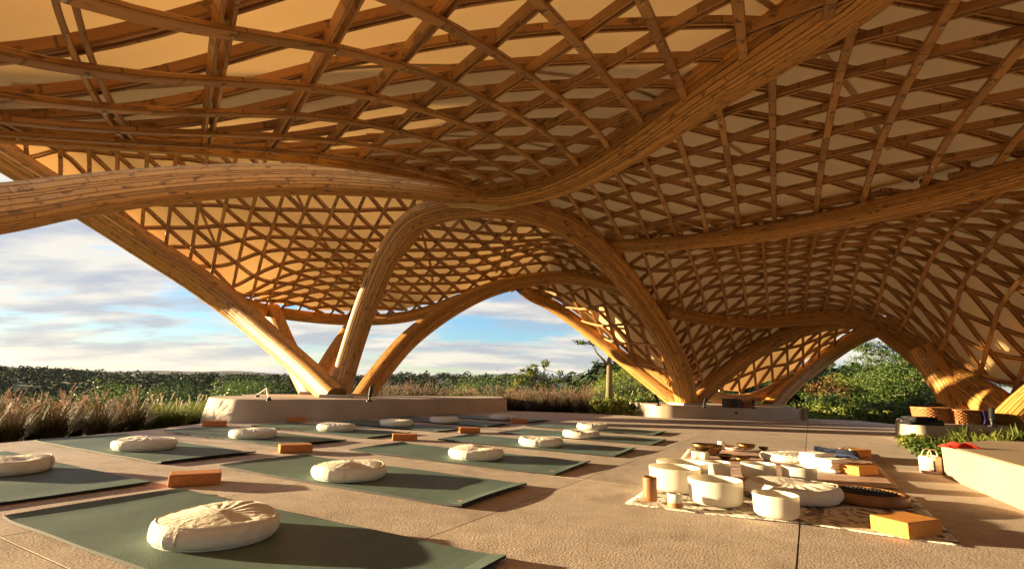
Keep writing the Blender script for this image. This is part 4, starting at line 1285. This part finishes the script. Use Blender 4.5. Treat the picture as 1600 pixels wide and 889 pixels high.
for v in bm.verts: v.co += Vector((.012 * math.sin(30 * v.co.z + 9 * v.co.y), .01 * math.sin(25 * v.co.x), 0)); v.co.x *= 1.15 - v.co.z * 1.6
g = G(1545, 664, P3Z)
tag(link("purple_bag", bm_mesh("purple_bag", bm), PURPLE, None, (g.x, g.y + .07, P3Z + .002), .2, smooth=True), "slumped purple bag beside the right wicker basket", "bag")


# ------------------------------------------------------------------ spot lamps, speaker, wall slots
def uplight(px, py, z, lean, label, size=1.0, steel=False):
    g = G(px, py, z); o = empty("spot_lamp", (g.x, g.y, z), lean); tag(o, label, "spot lamp", "small spot lamps on the plinths")
    s_ = size
    v, f = lathe([(.001, 0), (.035 * s_, 0), (.035 * s_, .012 * s_), (.012 * s_, .02 * s_), (.012 * s_, .05 * s_), (.001, .05 * s_)], 20); link("stake", mesh("stake", v, f), BLACK, o)
    P0, P1 = Vector((0, 0, .05 * s_)), Vector((.05 * s_, 0, .16 * s_))
    v, f, uv = tube([P0, P0.lerp(P1, .1), P0.lerp(P1, .9), P1], [.014 * s_, .02 * s_, .022 * s_, .02 * s_], 16); link("lamp_head", mesh("lamp_head", v, f), STEEL if steel else BLACK, o)


def bracket_lamp():
    a, b, c = G(402, 620, P1TOP), G(420, 626, P1TOP), None
    o = empty("bracket_lamp", (a.x, a.y, P1TOP)); tag(o, "slim bent steel lamp with two black feet on the plinth nose", "lamp")
    d = b - a; top = W(417, 606.5, (a.y + b.y) / 2) - a
    v, f, uv = tube([Vector((0, 0, .03)), Vector((0, 0, .03)).lerp(top, .5), top], .011, 8); link("sloping_arm", mesh("sloping_arm", v, f), STEEL, o)
    v, f, uv = tube([top, top.lerp(d, .5), d + Vector((0, 0, .03))], .014, 8); link("upright_arm", mesh("upright_arm", v, f), STEEL, o)
    for q in (Vector((0, 0, 0)), d):
        v, f = lathe([(.001, 0), (.03, 0), (.03, .015), (.018, .03), (.018, .045), (.001, .045)], 18); link("foot", mesh("foot", v, f), BLACK, o, q)


bracket_lamp()
uplight(577, 627, P1TOP, 1.6, "black spot lamp beside the feet on the long plinth", 1.2)
uplight(1029, 634, .25, 2.6, "black spot lamp at the left end of the middle plinth", 1.3)
uplight(1100, 637, .25, .5, "black spot lamp just right of the middle column feet", 1.1)
uplight(1178, 638.5, .25, 1.4, "black spot lamp right of the black speaker", 1.1)
uplight(1246, 638, .25, 1.4, "thin spot lamp at the right end of the middle plinth", .9)
uplight(1551, 667, P3Z, .6, "black spot lamp tilted at the front of the right plinth", 1.4)
g = G(1149, 637.5, .25); o = empty("speaker_box", (g.x, g.y + .15, .25), .05); tag(o, "black speaker box on the middle plinth", "speaker")
bm = bmesh.new(); box_bm(bm, 0, 0, .09, .3, .22, .175, 0, .012); link("cabinet", bm_mesh("cabinet", bm), BLACK, o)
v, f = lathe([(.001, 0), (.06, 0), (.07, .008), (.062, .012), (.02, .004), (.001, .006)], 28); q = link("cone", mesh("cone", v, f), plain("cone", (.03, .03, .03), .6), o, (0, -.111, .09)); q.rotation_euler = (R(90), 0, 0)
bm = bmesh.new(); box_bm(bm, 0, 0, .06, .2, .2, .12, 0, .01); g = G(1168, 638, .25)
tag(link("wooden_crate", bm_mesh("wooden_crate", bm), plain("red_wood", (.2, .06, .03), .6, noise=.2), None, (g.x + .05, g.y + .2, .25), .1), "small reddish wooden crate right of the speaker", "crate")
for px, py, pl_, th in ((632, 635, plin1, 1.02), (1147, 645, plin2, .1)):
    bm = bmesh.new(); box_bm(bm, 0, 0, 0, .13, .05, .05, 0, .004)
    dd = (G(px, py + 14) if pl_ is plin1 else G(px, 655))
    yv = dd.y + .05
    q = W(px, py, yv)
    link("wall_light_slot", bm_mesh("wall_light_slot", bm), BLACK, pl_, q, th)


# ------------------------------------------------------------------ vegetation
def leaf_quads(cent, size, rng, flat=0.4, asp=0.55, nrm=None, rnd=0.6):
    """Pointed leaf faces (two triangles folded on the midrib) at centres; returns V, F (quads)."""
    n = len(cent)
    ax = rng.normal(size=(n, 3)); ax[:, 2] = ax[:, 2] * (1 - flat) - 0.15; ax /= np.linalg.norm(ax, axis=1)[:, None]
    up = rng.normal(size=(n, 3)) * 0.7 + np.array([0, 0, 1.0]); sd_ = np.cross(up, ax); sd_ /= np.linalg.norm(sd_, axis=1)[:, None] + 1e-9
    if nrm is not None:
        m_ = nrm + rng.normal(size=(n, 3)) * rnd; m_ /= np.linalg.norm(m_, axis=1)[:, None] + 1e-9
        sd_ = np.cross(m_, ax); sd_ /= np.linalg.norm(sd_, axis=1)[:, None] + 1e-9
        ax = np.cross(sd_, m_)
    nn = np.cross(ax, sd_)
    L = (size * rng.uniform(0.6, 1.25, n))[:, None]; Wd = L * asp
    V = np.stack([cent, cent + ax * L * .45 + sd_ * Wd * .5 + nn * Wd * .12, cent + ax * L, cent + ax * L * .45 - sd_ * Wd * .5 + nn * Wd * .12], 1).reshape(-1, 3)
    return V, np.arange(4 * n).reshape(-1, 4)


def crown_points(blobs, n, rng, shell=0.55, clump=None):
    """Leaf centres in the outer part of several ellipsoids, gathered in small clumps."""
    vol = np.array([b[3] * b[4] * b[5] for b in blobs]); vol = vol / vol.sum()
    out = []
    for b, v in zip(blobs, vol):
        m = max(4, int(n * v))
        nc = max(3, m // (clump or 14))
        d = rng.normal(size=(nc, 3)); d /= np.linalg.norm(d, axis=1)[:, None]
        rad = rng.uniform(shell, 1.0, nc) ** 0.6
        c = d * rad[:, None] * np.array(b[3:6])
        pick = rng.randint(0, nc, m)
        q = c[pick] + rng.normal(size=(m, 3)) * np.array(b[3:6]) * 0.16
        out.append(np.hstack([q + np.array(b[:3]), q / np.array(b[3:6]) ** 1.0 + [0, 0, .35]]))
    return np.vstack(out)


def limb(P0, P1, r0, r1, bend, rng):
    P0, P1 = Vector(P0), Vector(P1)
    m = P0.lerp(P1, .5) + Vector((rng.uniform(-1, 1), rng.uniform(-1, 1), rng.uniform(-.2, .5))) * bend
    pts = [P0.lerp(m, .0), P0.lerp(m, .55).lerp(m, .1), m, m.lerp(P1, .6), P1]
    return tube(pts, list(np.linspace(r0, r1, len(pts))), 7)


def tree(name, base, height, blobs, nleaf, leaf, mat, label, cat="tree", trunk_r=0.1, seed=0, group=None, lean=(0, 0), limbs=True, trunk_top=0.75, asp=.55):
    rng = np.random.RandomState(seed); pr = random.Random(seed)
    o = empty(name, base); tag(o, label, cat, group)
    top = Vector((lean[0], lean[1], height * trunk_top))
    vv, ff = [], []
    def add(t):
        b = len(vv); vv.extend(t[0]); ff.extend(tuple(x + b for x in q) for q in t[1])
    add(limb((0, 0, -.1), top, trunk_r, trunk_r * .45, height * .02, pr))
    if limbs:
        for b in blobs:
            add(limb(top * pr.uniform(.45, .95), (b[0], b[1], b[2]), trunk_r * .4, trunk_r * .08, height * .04, pr))
    link("trunk", mesh("trunk", vv, ff), BARK, o, smooth=True)
    cp = crown_points(blobs, nleaf, rng)
    V, F = leaf_quads(cp[:, :3], leaf, rng, asp=asp, nrm=cp[:, 3:], rnd=.75)
    link("crown", np_mesh("crown", V, F), mat, o)
    return o


def gz(x, y): return float(terrain(np.array([x]), np.array([y]))[0])


def at(px, Y): return ((px - 800) / FPX * Y * math.cos(PITCH) * 1.02, Y)


# --- grasses
def grass_clump_mesh(seed, n, length, spread, width, plumes, mat_b, mat_p, droop=0.5, plen=0.16):
    rng = np.random.RandomState(seed)
    seg = 4
    a = rng.uniform(0, 2 * math.pi, n); r0 = rng.uniform(0, .09, n) ; ln = length * rng.uniform(.55, 1.1, n)
    out = rng.uniform(.15, 1.0, n) * spread
    V = np.empty((n, seg + 1, 2, 3))
    d = np.stack([np.cos(a), np.sin(a), 0 * a], 1); sd_ = np.stack([-np.sin(a), np.cos(a), 0 * a], 1)
    tw = rng.uniform(-1, 1, n)[:, None]
    for k in range(seg + 1):
        t = k / seg
        c = d * (r0 + out * t ** 1.5 * ln)[:, None] + np.array([0, 0, 1]) * (ln * (t - droop * out * t ** 2.6))[:, None] + sd_ * (tw * .05 * t * t)
        w = width * (1 - t) ** .6 * .5 + .0006
        V[:, k, 0] = c + sd_ * w; V[:, k, 1] = c - sd_ * w
    idx = np.arange(n * (seg + 1) * 2).reshape(n, seg + 1, 2)
    F = np.stack([idx[:, :-1, 0], idx[:, :-1, 1], idx[:, 1:, 1], idx[:, 1:, 0]], -1).reshape(-1, 4)
    mb = np_mesh("blades", V.reshape(-1, 3), F); mb.materials.append(mat_b)
    # plumes: arching bottle-brush heads on thin stalks, nodding to one side
    VV, FF = [], []
    for _ in range(plumes):
        az = rng.uniform(0, 6.28); o_ = rng.uniform(.2, .75); L = length * rng.uniform(1.0, 1.3)
        dr = np.array([math.cos(az), math.sin(az), 0]) + np.array([.5, -.1, 0])
        def pt(t): return dr * (o_ * t ** 1.8 * L * .55) + np.array([0, 0, L * (t - .32 * o_ * t ** 3)])
        P = [Vector(pt(t)) for t in np.linspace(0, .86, 6)]
        v, f, uv = tube(P, .0012, 3, False); b = len(VV); VV += [tuple(x) for x in v]; FF += [tuple(x + b for x in q) for q in f]
        m = 46
        for k in range(m):
            t = .82 + (plen / L) * k / m; c = np.array(pt(t)); s_ = math.sin(math.pi * (k + 2) / (m + 4)) ** .6
            e = rng.normal(size=3); e /= np.linalg.norm(e); tip = c + (e * .015 * s_ + (np.array(pt(t + .03)) - c) * .9)
            q = np.cross(e, [0, 0, 1.0]); q = q / (np.linalg.norm(q) + 1e-6) * .003
            b = len(VV); VV += [tuple(c - q), tuple(c + q), tuple(tip + q * .3), tuple(tip - q * .3)]; FF.append((b, b + 1, b + 2, b + 3))
    mp_ = np_mesh("plumes", np.array(VV), np.array(FF)) if FF else None
    if mp_: mp_.materials.append(mat_p)
    return mb, mp_


GR = [grass_clump_mesh(k, 620, .50, .85, .006, 13, BLADE, PLUME, .55, .2) for k in range(3)]
GG = [grass_clump_mesh(10 + k, 560, .36, .9, .007, 6, BLADEG, PLUMEW, plen=.10) for k in range(2)]
GM = [grass_clump_mesh(20 + k, 420, .58, .85, .011, 20, BLADE, PLUME, .7, .24) for k in range(3)]


def clump(kind, x, y, rot, sc, label, group, sz=1.0):
    o = empty("fountain_grass", (x, y, gz(x, y) + .0), rot); o.scale = (sc, sc, sc * sz); tag(o, label, "grass clump", group); o["kind"] = "thing"
    link("blades", kind[0], None, o)
    if kind[1]: link("plumes", kind[1], None, o)


rg = random.Random(4)
ORD = ["first", "second", "third", "fourth", "fifth", "sixth", "seventh", "eighth", "ninth", "tenth", "eleventh", "twelfth", "thirteenth", "fourteenth", "fifteenth", "sixteenth", "seventeenth", "eighteenth"]
left_grass = [(14, 4.75), (58, 4.9), (92, 5.2), (122, 5.25), (150, 5.6), (185, 5.55), (212, 5.9), (238, 6.1), (30, 5.7), (80, 6.1), (130, 6.5), (180, 6.8), (-30, 5.2), (55, 6.9), (225, 7.2)]
for k, (px, Y) in enumerate(left_grass):
    x, y = at(px, Y); clump(GR[k % 3], x, y, rg.uniform(0, 6.28), rg.uniform(.72, .95), "russet fountain grass clump with pinkish plumes at the left terrace edge, %s from the left" % ORD[sorted(p for p, q in left_grass).index(px)], "russet grasses at the left terrace edge")
for k, (px, Y) in enumerate([(258, 6.6), (280, 6.75), (302, 6.9), (322, 7.2), (345, 7.6), (268, 7.5), (300, 7.9), (330, 8.3)]):
    x, y = at(px, Y); clump(GG[k % 2], x, y, rg.uniform(0, 6.28), rg.uniform(.9, 1.15), "bright green grass clump with pale plumes left of the plinth nose, %s from the left" % ORD[sorted((258, 280, 302, 322, 345, 268, 300, 330)).index(px)], "green grasses left of the plinth nose")
k = 0
for Y, st, p0, p1 in ((12.0, 19, 800, 925), (12.7, 19, 610, 920), (13.5, 21, 600, 930)):
    px = p0; row = {12.0: "front", 12.7: "middle", 13.5: "rear"}[Y]; nth = 0
    while px < p1:
        x, y = at(px + rg.uniform(-4, 4), Y + rg.uniform(-.15, .15)); k += 1
        clump(GM[k % 3], x, y, rg.uniform(0, 6.28), rg.uniform(.85, 1.1), "%s russet fountain grass clump from the left in the hedge's %s row" % (ORD[nth], row), "grass hedge behind the terrace")
        px += st; nth += 1

# --- green bank behind the middle plinth: short grass and weeds nobody could count
def bank_grass():
    rng = np.random.RandomState(3); n = 42000
    x = rng.uniform(1.2, 13, n); y = rng.uniform(11.6, 24, n)
    ins, d = poly_dist(x, y, TERR); az = x / y
    keep = (~ins) & (d > .15) & (az > .13) & (az < .80)
    x, y = x[keep], y[keep]; z = terrain(x, y)
    c = np.column_stack([x, y, z + rng.uniform(0, .10, len(x)) * (1 + 1.2 * (rng.rand(len(x)) > .85))])
    V, F = leaf_quads(c, .17, rng, flat=.0, asp=.22)
    o = link("bank_grass", np_mesh("bank_grass", V, F), LEAFY); o["kind"] = "stuff"
    tag(o, "yellow green grass and weeds covering the bank behind the middle plinth", "grass")


bank_grass()


def shrub(px, Y, r, h, n, leaf, mat, label, seed, group, zoff=0.0):
    x, y = at(px, Y); z = gz(x, y) + zoff
    rng = random.Random(seed)
    bl = [(rng.uniform(-.5, .5) * r, rng.uniform(-.5, .5) * r, h * rng.uniform(.45, .7), r * rng.uniform(.5, .75), r * rng.uniform(.5, .75), h * rng.uniform(.35, .5)) for _ in range(5)]
    return tree("shrub", (x, y, z), h, bl, n, leaf, mat, label, "shrub", .02 + h * .01, seed, group, trunk_top=.4)


# low shrubs before the bank and under the right-hand trees
for k, (px, Y, r, h, m, lab) in enumerate([
    (950, 12.3, .45, .30, LEAFY, "low yellow green shrub right of the grass hedge"), (1002, 12.6, .5, .34, LEAF, "low green shrub left of the middle plinth"),
    (1272, 14.2, .75, .62, LEAF, "leafy shrub at the right end of the middle plinth"), (1305, 13.6, .7, .5, LEAFY, "pale green shrub left of centre in the right arch"), (1345, 13.2, .8, .55, LEAF, "green shrub in the middle of the right arch"),
    (1385, 12.4, .7, .5, LEAFY, "pale green shrub at the terrace edge in the right arch"), (1415, 11.6, .7, .6, LEAF, "green shrub just behind the left end of the right plinth"), (1290, 16.0, .8, 1.0, LEAFR, "russet flowering shrub in the right arch"),
    (1440, 11.0, .6, .7, LEAF, "green shrub behind the wicker baskets")]):
    shrub(px, Y, r, h, 1500, .085, m, lab, 40 + k, "low shrubs round the terrace")
for k, (px, Y, h) in enumerate([(1228, 17.5, 1.3), (1252, 18.2, 1.65), (1285, 19.0, 1.6), (1322, 19.0, 1.35)]):
    x, y = at(px, Y); rng = random.Random(60 + k)
    bl = [(rng.uniform(-.8, .8), rng.uniform(-.6, .6), h * rng.uniform(.35, .8), rng.uniform(.6, .9), rng.uniform(.6, .9), h * .26) for _ in range(6)]
    tree("dark_tree", (x, y, gz(x, y)), h, bl, 5200, .11, LEAFD, ["leftmost", "second", "third", "rightmost"][k] + " of four dark bushy trees in the right arch", "tree", .06, 60 + k, "dark bushy trees in the right arch")
# layered feathery trees filling the right arch
for k, (px, Y, h, lean, lab) in enumerate([(1428, 15.5, 2.3, -.5, "tall feathery tree with layered boughs reaching into the right arch"), (1345, 16.8, 1.25, -.1, "pale feathery tree left of the tall one in the right arch"), (1440, 14.8, 2.1, .1, "feathery tree behind the right arch column")]):
    x, y = at(px, Y); rng = random.Random(80 + k)
    bl = []
    for j in range(15):
        t = (j + .5) / 15; rad = 1.75 * (1 - .55 * t)
        a = j * 2.4; bl.append((lean * t * 2 + rad * .7 * math.cos(a), rad * .55 * math.sin(a), h * (.22 + .78 * t), rad * .5, rad * .5, .13 + .05 * rng.random()))
    if k == 0: bl += [(-1.75, -.2, 2.15, .5, .4, .08), (-1.3, 0, 2.05, .5, .4, .09), (-.7, 0, 2.2, .5, .4, .10)]
    tree("feathery_tree", (x, y, gz(x, y)), h, bl, 12000, .085, [LEAF, LEAFY, LEAF][k], lab, "tree", .08, 80 + k, "feathery trees in the right arch", asp=.4)

# young trees through the central arch
x, y = at(851, 15.5); h = 1.45
rngt = random.Random(91)
tree("young_tree", (x, y, gz(x, y)), h, [(-.65, 0, .85 + .25, .28, .25, .13), (-.45, 0, 1.12 + .2, .26, .2, .12), (-.25, .1, 1.35 + .1, .22, .2, .12), (.1, 0, 1.6, .16, .16, .10), (.4, 0, 1.15, .14, .14, .09), (.5, .1, 1.35, .12, .12, .07), (-.95, 0, .85, .22, .2, .12), (.05, 0, 1.0, .18, .18, .1)],
     900, .10, LEAFY, "slender young tree with sparse yellow green leaves in the central arch", "tree", .028, 91, None, (.05, 0), True, 1.05)
x, y = at(953, 14.0)
tree("young_tree", (x, y, gz(x, y)), 2.1, [(-.75, 0, 1.65, .26, .2, .07), (-.5, 0, 1.68, .2, .18, .07), (.35, 0, 1.0, .26, .22, .11), (.7, 0, .95, .25, .2, .09), (-.28, 0, 1.1, .16, .14, .09), (1.0, 0, .85, .22, .18, .11), (.1, 0, 2.1, .4, .3, .2)],
     1700, .065, LEAF, "straight pale trunked tree with tufts of leaves before the sunlit edge beam", "tree", .10, 95, None, (0, 0), True, .95)

# planting bed by the bench
bedp = [(5.05, 6.25), gp(1418, 691), gp(1433, 713), gp(1453, 729), gp(1480, 747), (3.2, 3.55), (3.9, 4.1), (5.5, 4.2), (6.8, 6.4)]
bm = bmesh.new(); bm.faces.new([bm.verts.new((x_, y_, -.03)) for x_, y_ in bedp]); bmesh.ops.recalc_face_normals(bm, faces=bm.faces)
structure(link("planting_bed", bm_mesh("planting_bed", bm), SOIL))
for k, (px, py, r, h, m, lab) in enumerate([(1440, 707, .22, .20, LEAFY, "bushy bright green plant at the bed's rounded corner"), (1462, 716, .20, .19, LEAF, "bushy green plant behind the lantern"), (1425, 695, .15, .14, LEAFY, "low green plant at the far tip of the planting bed")]):
    p = G(px, py); rng = random.Random(k)
    bl = [(rng.uniform(-.5, .5) * r, rng.uniform(-.5, .5) * r, h * rng.uniform(.4, .75), r * .6, r * .6, h * .35) for _ in range(5)]
    tree("leafy_plant", (p.x + .1, p.y + .1, -.03), h, bl, 1100, .045, m, lab, "plant", .008, 120 + k, "plants in the bed by the bench", trunk_top=.5)


def strappy(px, py, n, ln, mat, label, seed, w=.022):
    mb, _ = grass_clump_mesh(seed, n, ln, .8, w, 0, mat, None, .7)
    p = G(px, py, .0); o = empty("strappy_plant", (p.x, p.y, -.03)); tag(o, label, "plant", "strappy plants between plinth and bench")
    link("leaves", mb, None, o)


for k, (px, py, n_, ln, m_, lab, w_) in enumerate([
    (1506, 697, 110, .34, BLADEG, "spiky green plant right behind the red cloth", .018), (1548, 697, 80, .30, LEAFY, "broad leaved plant in the middle of the bed behind the bench", .035), (1592, 697, 100, .36, BLADEG, "spiky plant at the right edge behind the bench", .02),
    (1528, 704, 90, .24, LEAFY, "short leafy plant right of the red cloth", .03), (1484, 690, 80, .28, BLADEG, "grassy plant at the foot of the right plinth's front", .016), (1570, 703, 90, .26, LEAFY, "low broad leaved plant near the bench's far right end", .032),
    (1470, 702, 80, .22, LEAFY, "small leafy plant left of the red cloth", .028)]):
    strappy(px, py, n_, ln, m_, lab, 131 + k, w_)


# --- distant trees and forest
def far_tree(px, Y, top_py, rx, label, seed, mat=LEAFD):
    top = W(px, top_py, Y); x, y = top.x, top.y; z0 = gz(x, y); h = max(2.0, top.z - z0)
    rng = random.Random(seed)
    bl = [(rng.uniform(-.75, .75) * rx, rng.uniform(-.6, .6) * rx, h * rng.uniform(.55, .84), rx * rng.uniform(.3, .5), rx * rng.uniform(.3, .5), min(h * .2, rx * .3)) for _ in range(9)]
    tree("broad_tree", (x, y, z0), h, bl, 5200, Y * .0055, mat, label, "tree", .25, seed, "trees below the terrace")


far = [(5, 40, 590, 4.5, "broad tree at the left edge beyond the grasses"), (100, 52, 597, 4.0, "broad tree behind the tall left plumes"), (175, 36, 600, 3.0, "broad tree right of the left plumes"), (245, 38, 588, 4.0, "sunlit broad tree left of the tallest one"),
       (315, 42, 591, 4.0, "broad tree between the sunlit tree and the tallest one"), (392, 34, 578, 4.4, "tallest broad tree above the plinth nose"), (470, 40, 590, 4.0, "broad tree behind the slanting columns' feet"), (55, 58, 597, 4.5, "small looking broad tree between two at the left"),
       (620, 48, 598, 4.5, "broad tree right of the long plinth's columns"), (700, 52, 597, 5, "broad tree behind the left part of the grass hedge"), (765, 36, 588, 4.6, "pale broad tree left of the slender young tree"), (900, 60, 597, 5, "broad tree between the two young trees"), (840, 66, 601, 5, "broad tree behind the slender young tree")]
for k, (px, Y, tp, rx, lab) in enumerate(far): far_tree(px, Y, tp, rx, lab, 200 + k, LEAFD if k not in (3, 5, 10) else LEAF)


def forest():
    rng = np.random.RandomState(7)
    VV, FF, off = [], [], 0
    nb = 2200
    Y = 70 * (700 / 70) ** rng.rand(nb); px = rng.uniform(-250, 1500, nb)
    X = (px - 800) / FPX * Y
    Z = terrain(X, Y)
    for x, y, z in zip(X, Y, Z):
        r = rng.uniform(3.0, 5.5) * (1 + y / 500)
        m = 130 if y < 250 else 100
        d = rng.normal(size=(m, 3)); d[:, 2] = np.abs(d[:, 2]); d /= np.linalg.norm(d, axis=1)[:, None]
        c = d * np.array([r, r, r * .8]) * rng.uniform(.75, 1, m)[:, None] + np.array([x, y, z])
        V, F = leaf_quads(c, r * .26, rng, .5, .8, d + [0, 0, .3], .45); VV.append(V); FF.append(F + off); off += len(V)
    o = link("forest", np_mesh("forest", np.vstack(VV), np.vstack(FF)), FORL); o["kind"] = "stuff"
    tag(o, "dark green forest covering the slopes to the horizon", "forest")


forest()


def mountains():
    V, F = [], []
    n = 160
    for k in range(n + 1):
        a = R(-75 + 150 * k / n); d = 12000
        h = 40 + 38 * math.sin(k * .11 + 2) + 22 * math.sin(k * .27) + 9 * math.sin(k * .9)
        h *= .5 + .5 * max(0, math.sin((k + 30) * .035))
        h *= 1.7
        V += [(d * math.sin(a), d * math.cos(a), -60), (d * math.sin(a), d * math.cos(a), max(16, h)), ((d + 900) * math.sin(a), (d + 900) * math.cos(a), -60)]
    for k in range(n):
        a, b = 3 * k, 3 * (k + 1); F += [(a, b, b + 1, a + 1), (a + 1, b + 1, b + 2, a + 2)]
    structure(link("distant_hills", mesh("distant_hills", V, F), plain("hill_forest", (.05, .07, .03), .95, noise=.3, nscale=.004), smooth=True))


mountains()


# ------------------------------------------------------------------ thin evening haze over the whole land
bm = bmesh.new(); box_bm(bm, 0, 0, 60, 32000, 32000, 380)
hz = link("haze", bm_mesh("haze", bm)); hz["kind"] = "stuff"
tag(hz, "thin pale evening haze over the far land", "haze")
hm = bpy.data.materials.new("haze_air"); hm.use_nodes = True
hm.node_tree.nodes.clear()
pv = hm.node_tree.nodes.new("ShaderNodeVolumePrincipled"); mo = hm.node_tree.nodes.new("ShaderNodeOutputMaterial")
pv.inputs["Color"].default_value = (0.56, 0.60, 0.68, 1); pv.inputs["Density"].default_value = 0.00002; pv.inputs["Anisotropy"].default_value = 0.2
hm.node_tree.links.new(pv.outputs[0], mo.inputs["Volume"])
hz.data.materials.append(hm)
